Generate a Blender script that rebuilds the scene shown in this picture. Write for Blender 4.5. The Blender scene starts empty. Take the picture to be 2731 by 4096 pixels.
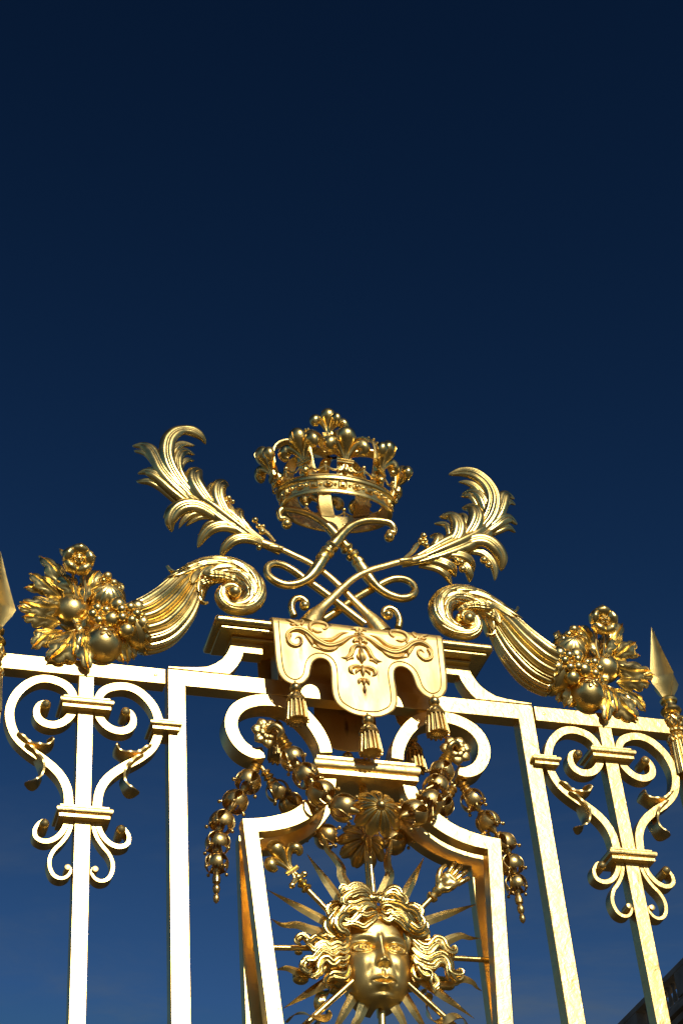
import bpy, math, random
import numpy as np
from math import sin, cos, pi, radians, sqrt
from mathutils import Vector, Matrix

random.seed(7)
S = bpy.context.scene
C = S.collection
GZ = 7.5            # height of the gate's top rail above the ground (gate coordinates have z = 0 there)

# ------------------------------------------------------------------ camera
FPX, CXM, CYM, CZM, YAW, PITCH, ROLL = 6789.4387, -3.0050378, -8.4857845, -5.9044410, 0.34222095, 0.68377606, -0.09314076
_cy, _sy, _cp, _sp = cos(YAW), sin(YAW), cos(PITCH), sin(PITCH)
FWD = np.array([_sy*_cp, _cy*_cp, _sp]); _r = np.array([_cy, -_sy, 0.0]); _u = np.cross(_r, FWD)
RGT = cos(ROLL)*_r + sin(ROLL)*_u; UPV = -sin(ROLL)*_r + cos(ROLL)*_u
CAM = np.array([CXM, CYM, CZM])
cam = bpy.data.cameras.new('camera'); cam_ob = bpy.data.objects.new('camera', cam); C.objects.link(cam_ob)
cam.sensor_fit = 'VERTICAL'; cam.sensor_height = 36.0; cam.lens = FPX/4096.0*36.0
cam.clip_start = 0.1; cam.clip_end = 3000
M = Matrix(((RGT[0], UPV[0], -FWD[0], CAM[0]), (RGT[1], UPV[1], -FWD[1], CAM[1]), (RGT[2], UPV[2], -FWD[2], CAM[2]+GZ), (0, 0, 0, 1)))
cam_ob.matrix_world = M
S.camera = cam_ob

# ------------------------------------------------------------------ sky, sun, exposure
SUN_AZ, SUN_EL = radians(10.0), radians(27.5)     # azimuth measured from the gate's normal towards +x
sd = Vector((sin(SUN_AZ)*cos(SUN_EL), -cos(SUN_AZ)*cos(SUN_EL), sin(SUN_EL)))
w = bpy.data.worlds.new('World'); S.world = w; w.use_nodes = True
nt = w.node_tree; nt.nodes.clear()
out = nt.nodes.new('ShaderNodeOutputWorld'); bg = nt.nodes.new('ShaderNodeBackground')
sky = nt.nodes.new('ShaderNodeTexSky'); sky.sky_type = 'NISHITA'; sky.sun_disc = False
sky.sun_elevation = SUN_EL; sky.sun_rotation = pi - SUN_AZ
sky.altitude = 2500; sky.air_density = 1.0; sky.dust_density = 0.6; sky.ozone_density = 3.0
hs = nt.nodes.new('ShaderNodeHueSaturation'); hs.inputs['Saturation'].default_value = 1.0
gm = nt.nodes.new('ShaderNodeGamma'); gm.inputs['Gamma'].default_value = 2.3
nt.links.new(sky.outputs[0], gm.inputs[0]); nt.links.new(gm.outputs[0], hs.inputs['Color']); tint = nt.nodes.new('ShaderNodeMix'); tint.data_type = 'RGBA'; tint.blend_type = 'MULTIPLY'; tint.inputs[0].default_value = 1.0
tint.inputs[7].default_value = (.64, .63, .375, 1)          # clear deep blue of a crisp autumn sky
# faint high cirrus low in the sky
tcw = nt.nodes.new('ShaderNodeTexCoord'); mpw = nt.nodes.new('ShaderNodeMapping'); mpw.inputs['Scale'].default_value = (2.0, 2.0, 9.0); mpw.inputs['Rotation'].default_value = (.12, .05, 0)
cn = nt.nodes.new('ShaderNodeTexNoise'); cn.inputs['Scale'].default_value = 2.2; cn.inputs['Detail'].default_value = 9; cn.inputs['Roughness'].default_value = .62; cn.inputs['Distortion'].default_value = .4
nt.links.new(tcw.outputs['Generated'], mpw.inputs[0]); nt.links.new(mpw.outputs[0], cn.inputs[0])
cm = nt.nodes.new('ShaderNodeMapRange'); cm.interpolation_type = 'SMOOTHSTEP'; nt.links.new(cn.outputs[0], cm.inputs[0]); cm.inputs[1].default_value = .42; cm.inputs[2].default_value = .78; cm.inputs[3].default_value = .16; cm.inputs[4].default_value = .85
sx_ = nt.nodes.new('ShaderNodeSeparateXYZ'); nt.links.new(tcw.outputs['Generated'], sx_.inputs[0])
el = nt.nodes.new('ShaderNodeMapRange'); el.interpolation_type = 'SMOOTHSTEP'; nt.links.new(sx_.outputs[2], el.inputs[0]); el.inputs[1].default_value = .58; el.inputs[2].default_value = .30; el.inputs[3].default_value = 0; el.inputs[4].default_value = 1
mm_ = nt.nodes.new('ShaderNodeMath'); mm_.operation = 'MULTIPLY'; nt.links.new(cm.outputs[0], mm_.inputs[0]); nt.links.new(el.outputs[0], mm_.inputs[1])
cl = nt.nodes.new('ShaderNodeMix'); cl.data_type = 'RGBA'; cl.inputs[7].default_value = (3.0, 4.0, 4.9, 1)
nt.links.new(mm_.outputs[0], cl.inputs[0]); nt.links.new(hs.outputs[0], tint.inputs[6]); cap = nt.nodes.new('ShaderNodeMix'); cap.data_type = 'RGBA'; cap.blend_type = 'DARKEN'; cap.inputs[0].default_value = 1.0; cap.inputs[7].default_value = (2.9, 4.6, 7.8, 1)   # caps the sky's brightness at the horizon to dim its reflection in the gold
nt.links.new(tint.outputs[2], cap.inputs[6]); nt.links.new(cap.outputs[2], cl.inputs[6]); nt.links.new(cl.outputs[2], bg.inputs[0])
bg.inputs[1].default_value = 0.05
nt.links.new(bg.outputs[0], out.inputs[0])
sun = bpy.data.lights.new('sun', 'SUN'); sun.energy = 5.0; sun.angle = radians(0.53); sun.color = (1.0, 0.93, 0.82)
so = bpy.data.objects.new('sun', sun); C.objects.link(so); so.rotation_euler = sd.to_track_quat('Z', 'Y').to_euler(); so.location = (0, 0, 30)
S.view_settings.view_transform = 'Standard'; S.view_settings.look = 'None'
S.view_settings.exposure = -0.75; S.view_settings.gamma = 1.0
try: S.view_settings.use_curve_mapping = False
except Exception: pass
S.cycles.max_bounces = 8; S.cycles.glossy_bounces = 5

# ------------------------------------------------------------------ measuring: photograph point on the plane y = Y -> gate coordinates
REG = dict(A=(950,1600,.4783),B=(500,1650,.4464),C=(1500,1800,.4145),D=(0,2100,.3954),E=(480,2150,.4082),F=(1650,2300,.4145),
 G=(2150,2350,.3705),H=(1000,1980,.4783),I=(780,2400,.7781),J=(0,2600,.4974),K=(2050,2700,.4343),L=(760,2800,.4464),
 M=(1350,2800,.5421),N=(1050,3350,.574),O=(1250,3480,.3508),Q=(2300,3600,.2749))
def ray(reg, x, y):
    a, b, s = REG[reg]; px, py = a+s*x, b+s*y
    d = FWD + RGT*((px-1365.5)/FPX) - UPV*((py-2048)/FPX)
    return d
def U(reg, x, y, Y=0.0):
    d = ray(reg, x, y); t = (Y-CAM[1])/d[1]
    return CAM + d*t
def UX(reg, x, y, X=0.0):
    d = ray(reg, x, y); t = (X-CAM[0])/d[0]
    return CAM + d*t
def tr(reg, pts, Y=0.0):
    return [U(reg, p[0], p[1], p[2] if len(p) > 2 else Y) for p in pts]
def mpp(reg, Y=0.0):          # metres per zoomed unit at the region's middle
    return 0
# ------------------------------------------------------------------ materials
def gold(name, base, rough, rv=0.10, bump=0.15, bscale=60.0, stain=0.35, dark=(0.10, 0.05, 0.018), streak=False, coarse=0.0):
    m = bpy.data.materials.new(name); m.use_nodes = True
    t = m.node_tree; b = t.nodes['Principled BSDF']; L = t.links.new
    tc = t.nodes.new('ShaderNodeTexCoord')
    mp = t.nodes.new('ShaderNodeMapping'); L(tc.outputs['Object'], mp.inputs[0])
    if streak: mp.inputs['Scale'].default_value = (1.0, 1.0, 0.35)
    n1 = t.nodes.new('ShaderNodeTexNoise'); n1.inputs['Scale'].default_value = 9; n1.inputs['Detail'].default_value = 6; L(mp.outputs[0], n1.inputs[0])
    n2 = t.nodes.new('ShaderNodeTexNoise'); n2.inputs['Scale'].default_value = bscale; n2.inputs['Detail'].default_value = 5; n2.inputs['Roughness'].default_value = .6; L(mp.outputs[0], n2.inputs[0])
    r1 = t.nodes.new('ShaderNodeMapRange'); L(n1.outputs[0], r1.inputs[0]); r1.inputs[1].default_value = .35; r1.inputs[2].default_value = .7
    r1.inputs[3].default_value = rough-rv*.5; r1.inputs[4].default_value = rough+rv
    L(r1.outputs[0], b.inputs['Roughness'])
    cr = t.nodes.new('ShaderNodeValToRGB'); e = cr.color_ramp.elements
    e[0].position = .56; e[0].color = (*base, 1); e[1].position = .80; e[1].color = (*[base[i]*(1-stain)+dark[i]*stain for i in range(3)], 1)
    n3 = t.nodes.new('ShaderNodeTexNoise'); n3.inputs['Scale'].default_value = 23; n3.inputs['Detail'].default_value = 8; n3.inputs['Roughness'].default_value = .7; L(mp.outputs[0], n3.inputs[0])
    L(n3.outputs[0], cr.inputs[0]); L(cr.outputs[0], b.inputs['Base Color'])
    b.inputs['Metallic'].default_value = 1.0
    bp = t.nodes.new('ShaderNodeBump'); bp.inputs['Strength'].default_value = bump; bp.inputs['Distance'].default_value = .004
    L(n2.outputs[0], bp.inputs['Height'])
    last = bp
    if coarse:
        n4 = t.nodes.new('ShaderNodeTexNoise'); n4.inputs['Scale'].default_value = 14; n4.inputs['Detail'].default_value = 3; n4.inputs['Distortion'].default_value = .6; L(mp.outputs[0], n4.inputs[0])
        b2 = t.nodes.new('ShaderNodeBump'); b2.inputs['Strength'].default_value = coarse; b2.inputs['Distance'].default_value = .012
        L(n4.outputs[0], b2.inputs['Height']); L(bp.outputs[0], b2.inputs['Normal']); last = b2
    L(last.outputs[0], b.inputs['Normal'])
    return m
GB = (1.0, 0.73, 0.25)
MAT = {
 'orn':  gold('gilded ornament', GB, .27, .12, .22, 90, .30),
 'bar':  gold('gilded wrought iron', (.96, .69, .25), .36, .10, .32, 38, .16, coarse=.28),
 'bell': gold('old gilding on the bells', (.76, .53, .19), .34, .12, .25, 120, .55),
 'cloth':gold('gilded sheet copper', (.86, .60, .22), .47, .12, .12, 30, .45, dark=(.20, .07, .05), streak=True),
 'hair': gold('gilded hair', (.97, .69, .22), .22, .08, .22, 110, .35),
 'face': gold('gilded mask', (1.0, .73, .25), .37, .08, .40, 170, .30),
}
def stain(m, spots):
    # weather marks of their own shape on the cloth: (x, z, width, height) relative to the cloth's origin
    t = m.node_tree; L = t.links.new; b = t.nodes['Principled BSDF']; src = b.inputs['Base Color'].links[0].from_socket
    tc = t.nodes.new('ShaderNodeTexCoord'); n = t.nodes.new('ShaderNodeTexNoise'); n.inputs['Scale'].default_value = 30; n.inputs['Detail'].default_value = 5; L(tc.outputs['Object'], n.inputs[0])
    for x, z, w_, h_ in spots:
        sb_ = t.nodes.new('ShaderNodeVectorMath'); sb_.operation = 'SUBTRACT'; L(tc.outputs['Object'], sb_.inputs[0]); sb_.inputs[1].default_value = (x, 0, z)
        ml = t.nodes.new('ShaderNodeVectorMath'); ml.operation = 'MULTIPLY'; L(sb_.outputs[0], ml.inputs[0]); ml.inputs[1].default_value = (1/w_, 0, 1/h_)
        gr = t.nodes.new('ShaderNodeTexGradient'); gr.gradient_type = 'SPHERICAL'; L(ml.outputs[0], gr.inputs[0])
        mu = t.nodes.new('ShaderNodeMath'); mu.operation = 'MULTIPLY'; L(gr.outputs['Fac'], mu.inputs[0]); L(n.outputs[0], mu.inputs[1])
        m2 = t.nodes.new('ShaderNodeMapRange'); L(mu.outputs[0], m2.inputs[0]); m2.inputs[1].default_value = .05; m2.inputs[2].default_value = .40; m2.inputs[4].default_value = .85
        mx = t.nodes.new('ShaderNodeMix'); mx.data_type = 'RGBA'; L(m2.outputs[0], mx.inputs[0]); L(src, mx.inputs[6]); mx.inputs[7].default_value = (.16, .08, .07, 1); src = mx.outputs[2]
    L(src, b.inputs['Base Color'])
stain(MAT['cloth'], ((.003, -.50, .020, .085), (-.395, -.22, .022, .13), (.10, -.36, .015, .08), (-.19, .0, .02, .05)))
def plain(name, col, rough=.9, scale=3.0, var=.25, bump=.3):
    m = bpy.data.materials.new(name); m.use_nodes = True; t = m.node_tree; b = t.nodes['Principled BSDF']; L = t.links.new
    tc = t.nodes.new('ShaderNodeTexCoord'); n = t.nodes.new('ShaderNodeTexNoise'); n.inputs['Scale'].default_value = scale; n.inputs['Detail'].default_value = 8; L(tc.outputs['Object'], n.inputs[0])
    cr = t.nodes.new('ShaderNodeValToRGB'); e = cr.color_ramp.elements; e[0].position = .3; e[1].position = .7
    e[0].color = (*[c*(1-var) for c in col], 1); e[1].color = (*[min(1, c*(1+var)) for c in col], 1)
    L(n.outputs[0], cr.inputs[0]); L(cr.outputs[0], b.inputs['Base Color']); b.inputs['Roughness'].default_value = rough
    bp = t.nodes.new('ShaderNodeBump'); bp.inputs['Strength'].default_value = bump; bp.inputs['Distance'].default_value = .02; L(n.outputs[0], bp.inputs['Height']); L(bp.outputs[0], b.inputs['Normal'])
    return m
MAT['stone'] = plain('weathered limestone', (.30, .25, .18), .9, 1.5)
MAT['slate'] = plain('slate roof', (.07, .075, .085), .7, 4)
MAT['ground'] = plain('cobbled forecourt', (.045, .036, .024), .9, 6, .35, .5)

# ------------------------------------------------------------------ mesh helpers
V3 = lambda *a: np.array(a, dtype=float)
def unit(v):
    v = np.asarray(v, float); n = np.linalg.norm(v); return v/n if n > 1e-12 else v
def spl(pts, n):
    """Catmull-Rom through the points (any dimension), n samples evenly along the length"""
    P = np.array([np.asarray(p, float) for p in pts]); k = len(P)
    if k == 2:
        t = np.linspace(0, 1, n)[:, None]; return P[0]*(1-t)+P[1]*t
    Q = np.vstack([2*P[0]-P[1], P, 2*P[-1]-P[-2]]); o = []
    for i in range(k-1):
        a, b, c, d = Q[i], Q[i+1], Q[i+2], Q[i+3]
        for t in np.linspace(0, 1, 12, endpoint=False):
            o.append(.5*((2*b)+(-a+c)*t+(2*a-5*b+4*c-d)*t*t+(-a+3*b-3*c+d)*t**3))
    o.append(P[-1]); o = np.array(o)
    m = min(3, o.shape[1])
    L = np.r_[0, np.cumsum(np.linalg.norm(np.diff(o[:, :m], axis=0), axis=1))]
    s = np.linspace(0, L[-1], n)
    return np.array([np.interp(s, L, o[:, j]) for j in range(o.shape[1])]).T
def frames(P, up=None):
    n = len(P); T = np.gradient(P, axis=0); T = np.array([unit(t) for t in T]); A = []; B = []
    ref = V3(0, 1, 0) if up is None else np.asarray(up, float)
    if abs(np.dot(ref, T[0])) > .95: ref = V3(1, 0, 0)
    a = unit(ref-T[0]*np.dot(ref, T[0]))
    for i in range(n):
        a = a-T[i]*np.dot(a, T[i])
        if up is not None and abs(np.dot(up, T[i])) < .95:
            a = up-T[i]*np.dot(up, T[i])
        a = unit(a); A.append(a); B.append(np.cross(T[i], a))
    return T, np.array(A), np.array(B)
class MB:
    def __init__(s): s.v = []; s.f = []
    def add(s, v, f):
        o = len(s.v); s.v += [tuple(map(float, p)) for p in v]; s.f += [tuple(int(i)+o for i in q) for q in f]; return s
    def box(s, x0, x1, y0, y1, z0, z1):
        v = [(x, y, z) for x in (x0, x1) for y in (y0, y1) for z in (z0, z1)]
        return s.add(v, [(0,1,3,2),(4,6,7,5),(0,4,5,1),(2,3,7,6),(0,2,6,4),(1,5,7,3)])
    def prism(s, o, y0, y1):
        n = len(o); ar = sum(o[i][0]*o[(i+1) % n][-1]-o[(i+1) % n][0]*o[i][-1] for i in range(n))
        if ar < 0: o = o[::-1]
        v = [(p[0], y0, p[-1]) for p in o]+[(p[0], y1, p[-1]) for p in o]
        f = [tuple(range(n)), tuple(range(2*n-1, n-1, -1))]
        f += [((i+1) % n, i, n+i, n+(i+1) % n) for i in range(n)]
        return s.add(v, f)
    def grid(s, P, closeu=False, closev=False):
        P = np.asarray(P); n, m = P.shape[:2]; f = []
        for i in range(n if closeu else n-1):
            for j in range(m if closev else m-1):
                i2, j2 = (i+1) % n, (j+1) % m
                f.append((i*m+j, i2*m+j, i2*m+j2, i*m+j2))
        return s.add(P.reshape(-1, 3), f)
    def tube(s, pts, r, seg=10, n=None, caps=True, up=None, sq=1.0, rfun=None):
        P = np.array([np.asarray(p, float)[:3] for p in pts]); r = np.atleast_1d(np.asarray(r, float))
        if n is None: n = max(2, len(P)*5)
        if len(r) == 1: r = np.repeat(r, len(P))
        if len(r) != len(P): r = np.interp(np.linspace(0, 1, len(P)), np.linspace(0, 1, len(r)), r)
        Q = spl(np.hstack([P, r[:, None]]), n); P, R = Q[:, :3], Q[:, 3]
        T, A, B = frames(P, up); th = np.linspace(0, 2*pi, seg, endpoint=False)
        G = np.zeros((n, seg, 3))
        for i in range(n):
            for j, a in enumerate(th):
                rr = R[i]*(rfun(i/(n-1), a) if rfun else 1)
                G[i, j] = P[i]+A[i]*cos(a)*rr*sq+B[i]*sin(a)*rr
        o = len(s.v); s.grid(G, closev=True)
        if caps:
            s.f.append(tuple(o+j for j in range(seg))); s.f.append(tuple(o+(n-1)*seg+j for j in reversed(range(seg))))
        return s
    def ball(s, c, r, seg=14, ring=9, sc=(1, 1, 1), rot=None):
        c = np.asarray(c, float); v = []; f = []
        for i in range(ring+1):
            ph = pi*i/ring
            for j in range(seg):
                a = 2*pi*j/seg; q = V3(sin(ph)*cos(a)*sc[0], sin(ph)*sin(a)*sc[1], cos(ph)*sc[2])*r
                if rot is not None: q = rot@q
                v.append(c+q)
        for i in range(ring):
            for j in range(seg):
                a, b = i*seg+j, i*seg+(j+1) % seg
                if i == 0: f.append((a, a+seg, b+seg))
                elif i == ring-1: f.append((a, a+seg, b))
                else: f.append((a, a+seg, b+seg, b))
        return s.add(v, f)
    def lathe(s, prof, o, ax=(0, 0, 1), seg=20, rf=None, sc=(1., 1.)):
        """prof: (radius, height) along the axis from o"""
        o = np.asarray(o, float); ax = unit(ax); h = V3(1, 0, 0) if abs(ax[0]) < .8 else V3(0, 0, 1)
        a = unit(h-ax*np.dot(h, ax)); b = np.cross(ax, a); G = np.zeros((len(prof), seg, 3))
        for i, (r, z) in enumerate(prof):
            for j in range(seg):
                t = 2*pi*j/seg; k = rf(i, t) if rf else 1
                G[i, j] = o+ax*z+(a*cos(t)*sc[0]+b*sin(t)*sc[1])*r*k
        st = len(s.v); s.grid(G, closev=True)
        if prof[0][0] > 1e-5: s.f.append(tuple(st+j for j in reversed(range(seg))))
        if prof[-1][0] > 1e-5: s.f.append(tuple(st+(len(prof)-1)*seg+j for j in range(seg)))
        return s
    def bar(s, pts, w, y0, y1, n=None):
        """flat bar bent in the gate's plane: in-plane width w, depth y0..y1"""
        P = np.array([[p[0], p[2]] for p in pts]); w = np.atleast_1d(np.asarray(w, float))
        w = np.interp(np.linspace(0, 1, len(P)), np.linspace(0, 1, len(w)), w)
        if n is None: n = max(2, len(P)*6)
        if len(P) == 2: n = 2
        Q = spl(np.hstack([P, w[:, None]]), n); T = np.gradient(Q[:, :2], axis=0); G = np.zeros((n, 4, 3))
        for i in range(n):
            t = unit(T[i]); nn = V3(-t[1], t[0])*Q[i, 2]/2; a = Q[i, :2]+nn; b = Q[i, :2]-nn
            G[i] = [(a[0], y0, a[1]), (b[0], y0, b[1]), (b[0], y1, b[1]), (a[0], y1, a[1])]
        o = len(s.v); s.grid(G, closev=True); s.f.append((o+3, o+2, o+1, o)); e = o+(n-1)*4; s.f.append((e, e+1, e+2, e+3)); return s
    def lobe(s, pts, w, ridges=3, bulge=.35, ridge=.16, nrm=(0, -1, 0), n=None, m=17, thick=.006, taper=True, serr=0.0, sn=5):
        """ribbed leaf blade along a centre line; both faces, closed at the edge"""
        P = np.array([np.asarray(p, float)[:3] for p in pts]); w = np.atleast_1d(np.asarray(w, float))
        w = np.interp(np.linspace(0, 1, len(P)), np.linspace(0, 1, len(w)), w)
        if n is None: n = max(12, len(P)*5)
        Q = spl(np.hstack([P, w[:, None]]), n); T = np.gradient(Q[:, :3], axis=0); nr = unit(nrm); F = np.zeros((n, m, 3)); K = np.zeros((n, m, 3))
        for i in range(n):
            t = unit(T[i]); sd_ = unit(np.cross(nr, t)); nn = unit(np.cross(t, sd_)); u = i/(n-1); ww = Q[i, 3]
            if taper: ww *= sqrt(max(0.0, 1-max(0, (u-.72)/.28)**2))+.02
            if serr: ww *= 1+serr*((u*sn) % 1.0-.5)
            for j in range(m):
                q = -1+2*j/(m-1)
                d = bulge*ww*(1-q*q)+ridge*ww*(abs(cos(pi*ridges*q/2)) if ridges % 2 else abs(sin(pi*ridges*q/2)))
                F[i, j] = Q[i, :3]+sd_*ww*q+nn*d; K[i, j] = Q[i, :3]+sd_*ww*q*.96+nn*(d-thick-ww*.10)
        G = np.concatenate([F, K[:, ::-1]], axis=1); o = len(s.v); s.grid(G, closev=True); mm = 2*m
        s.f.append(tuple(o+j for j in reversed(range(mm)))); s.f.append(tuple(o+(n-1)*mm+j for j in range(mm)))
        return s

def link(name, mb, mat, parent=None, org=None, sx=1, bevel=0.0, ang=35, smooth=True):
    """turns the collected shape into one mesh object; sx = -1 mirrors it to the other half of the gate"""
    v = np.array(mb.v)
    if sx < 0: v = v*V3(-1, 1, 1)
    if org is None: org = V3(0, 0, 0) if parent is None else V3(*parent['_o'])
    org = np.asarray(org, float)
    f = mb.f if sx > 0 else [q[::-1] for q in mb.f]
    me = bpy.data.meshes.new(name); me.from_pydata((v-org).tolist(), [], f); me.validate(); me.update()
    import bmesh
    bm = bmesh.new(); bm.from_mesh(me); bmesh.ops.recalc_face_normals(bm, faces=bm.faces[:]); bm.to_mesh(me); bm.free()
    me.polygons.foreach_set('use_smooth', [smooth]*len(me.polygons))
    if smooth: me.set_sharp_from_angle(angle=radians(ang))
    me.materials.append(MAT[mat] if isinstance(mat, str) else mat)
    o = bpy.data.objects.new(name, me); C.objects.link(o)
    if parent is not None: o.parent = parent; o.location = Vector((org-V3(*parent['_o'])).tolist())
    else: o.location = Vector((org+V3(0, 0, GZ)).tolist())
    o['_o'] = [float(a) for a in org]
    if bevel:
        b = o.modifiers.new('bevel', 'BEVEL'); b.width = bevel; b.segments = 2; b.limit_method = 'ANGLE'; b.angle_limit = radians(40)
        b.harden_normals = False
    return o
def tag(o, label, cat, group=None):
    o['label'] = label; o['category'] = cat
    if group: o['group'] = group
    return o
def thing(name, org, label, cat, group=None, sx=1):
    o = bpy.data.objects.new(name, None); C.objects.link(o); org = np.asarray(org, float)*V3(sx, 1, 1)
    o.location = Vector((org+V3(0, 0, GZ)).tolist()); o.empty_display_size = .1; o['_o'] = [float(a) for a in org]
    return tag(o, label, cat, group)
# ================================================================== large structure
mb = MB(); mb.add([(-900, -900, -GZ), (900, -900, -GZ), (900, 900, -GZ), (-900, 900, -GZ)], [(0, 1, 2, 3)])
g = link('ground', mb, 'ground'); g['kind'] = 'structure'

A1, A2, B1, B2, ZR = 1.200, 1.0896, 1.6488, 1.7400, -0.1155
BAX = (B1+B2)/2
BD = .10
# palace wing at the lower right: it runs away from the viewer on the shaded side
WX = 30.0
def UW(x, y): return UX('Q', x, y, WX)
pa, pb = UW(600, 1785), UW(1568, 850)
zt = (pa[2]+pb[2])/2
pal = thing('palace_wing', (WX, 40, -GZ), 'dark stone palace wing with a balustraded roofline, seen at the lower right edge', 'building')
y0w, y1w = pb[1]-40, pa[1]+45
slope = (pa[2]-pb[2])/(pa[1]-pb[1])
def bx(name, x0, x1, y0, y1, z0, z1, mat='stone', bev=.02, parent=None): return link(name, MB().box(x0, x1, y0, y1, z0, z1), mat, parent or pal, bevel=bev)
H0 = zt
bx('wall', WX+.5, WX+14, y0w, y1w, -GZ, H0-1.75, bev=0)
for k, (pz, ph, px) in enumerate(((H0-1.75, .22, -.1), (H0-2.05, .26, .1), (H0-3.0, .30, .25))): bx('cornice', WX+px, WX+13.8, y0w-.3, y1w+.3, pz, pz+ph)
bx('balustrade_base', WX+.1, WX+.75, y0w, y1w, H0-1.5, H0-1.24)
bx('coping', WX, WX+.8, y0w, y1w, H0-.24, H0)
yy = y0w; bal = MB(); first = None; prof = [(.10,0),(.10,.06),(.06,.10),(.11,.30),(.12,.42),(.07,.70),(.06,.86),(.10,.92),(.10,1.0)]
bal.lathe(prof, (WX+.42, 0, H0-1.24), seg=8)
bm0 = link('baluster', bal, 'stone', pal, org=(WX+.42, 0, H0-1.24)); k = 0; basel = bm0.location.copy(); npos = []
while yy < y1w:
    if k % 12 in (0, 1): 
        if k % 12 == 0: bx('pedestal', WX+.02, WX+.78, yy-.5, yy+.75, H0-1.238, H0-.238, bev=.01)
    else: npos.append(yy)
    yy += .42; k += 1
for i, y_ in enumerate(npos[:120]):
    o = bm0 if i == 0 else bm0.copy()
    if i: C.objects.link(o); o.parent = pal
    o.location = basel+Vector((0, y_, 0))
for k in range(8):
    yw = y0w+6+k*(y1w-y0w-12)/7
    f = bx('window', WX+.42, WX+.6, yw-.9, yw+.9, H0-7.5, H0-4, 'slate')
    for a in (-.95, .95): bx('window_frame', WX+.35, WX+.55, yw+a-.12, yw+a+.12, H0-7.6, H0-3.9, parent=None)

# ---- middle frame of the gate with posts, top rail, swept brackets and shelf
gate = thing('gate_frame', (0, 0, -GZ), 'tall gilded gate frame in the middle, two square posts, big scrolls and a moulded shelf', 'gate')
link('portal_frame', MB().prism([(-A1, 0, -GZ), (-A1, 0, 0), (A1, 0, 0), (A1, 0, -GZ), (A2, 0, -GZ), (A2, 0, ZR), (-A2, 0, ZR), (-A2, 0, -GZ)], 0, BD), 'bar', gate, bevel=.004)
# swept bracket from post to shelf (measured on the left)
def bracket():
    o = tr('E', [(470,1263),(600,1268),(750,1270),(850,1265),(930,1235),(1000,1190),(1040,1140),(1066,1095),(1082,1050),(1092,1018),(1408,1053),(1408,1152),(1212,1130)])
    o += tr('E', [(1205,1165),(1185,1210),(1150,1265),(1110,1310),(1075,1352)])
    a = o[0]; pts = [(min(-p[0], A1-.001), 0, max(p[2], .003)) for p in o]
    pts[0] = (A1-.001, 0, .018); pts[-1] = (pts[-1][0], 0, .003); pts.append((A1-.001, 0, .003))
    return MB().prism(pts, -.002, BD-.004)
for sx in (-1, 1): link('swept_bracket', bracket(), 'bar', gate, sx=sx, bevel=.004)
link('pedestal_block', MB().box(-.50, .50, .012, BD+.06, .004, .2515), 'bar', gate, bevel=.004)
SY0, SY1 = -.145, .235
link('shelf', MB().box(-.925, .925, SY0, SY1, .298, .350), 'orn', gate, bevel=.020)
link('shelf_moulding', MB().box(-.885, .885, SY0+.035, SY1-.035, .272, .296), 'orn', gate, bevel=.008)
link('shelf_moulding', MB().box(-.80, .80, SY0+.10, SY1-.09, .252, .271), 'orn', gate, bevel=.010)
# large C-scrolls under the rail
def cscroll():
    p = tr('I', [(672,790),(660,740),(630,680),(585,620),(530,570),(470,537),(390,520),(310,522),(240,545),(198,585),(184,640),(200,700),(240,755),(300,790),(352,788)], 0.0)
    return [(-q[0], 0, q[2]) for q in p]
CS = cscroll()
for sx in (-1, 1):
    link('volute', MB().bar(CS, [.082,.085,.088,.088,.088,.085,.085,.085,.085,.085,.085,.085,.083,.08,.078], 0.0-.012, BD+.02, n=70), 'bar', gate, sx=sx, bevel=.004)
def clamp(x0, x1, zt, y0, y1, h=.085, name='clamp', parent=None, t=None, b=None):
    """moulded collar: fillet, half-round, fillet"""
    e = .014
    m = MB(); m.box(x0+e*1.2, x1-e*1.2, y0+e, y1-e, zt-h*.20, zt+h*.02)
    link(name, m, 'bar', parent, bevel=.002)
    c = bpy.data.objects[-1] if False else None
    return m
def collar(x0, x1, z1, y0, y1, h, parent):
    # z1: top of the half-round
    e = .021
    m = MB()
    prof = [(-e*1.15, h*.26), (-e*1.15, h*.02)]
    # ring profile (outset, z) swept around a rectangle
    pr = [(-e, .26), (-e, .03), (-.45*e, .0), (-.12*e, -.08), (0, -.22), (0, -.34), (-.12*e, -.48), (-.45*e, -.56), (-e, -.60), (-e*1.0, -.64), (-e*.75, -.66), (-e*.75, -.98), (-e*1.5, -1.03)]
    G = []
    for (d, zz) in pr:
        G.append([(x0-d*-1*1 if False else x0-d, y0-d, z1+zz*h), (x1+d, y0-d, z1+zz*h), (x1+d, y1+d, z1+zz*h), (x0-d, y1+d, z1+zz*h)])
    o = len(m.v); m.grid(np.array(G), closev=True); m.f.append((o+3, o+2, o+1, o)); e_ = o+(len(pr)-1)*4; m.f.append((e_, e_+1, e_+2, e_+3))
    return m
CL = lambda x0, x1, z1, y0, y1, h, parent, sx=1, lab=None: link('collar', collar(x0, x1, z1, y0, y1, h, parent), 'bar', parent, sx=sx, bevel=.003)
CL(-.335, .335, -.600, -.105, .20, .105, gate)
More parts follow.
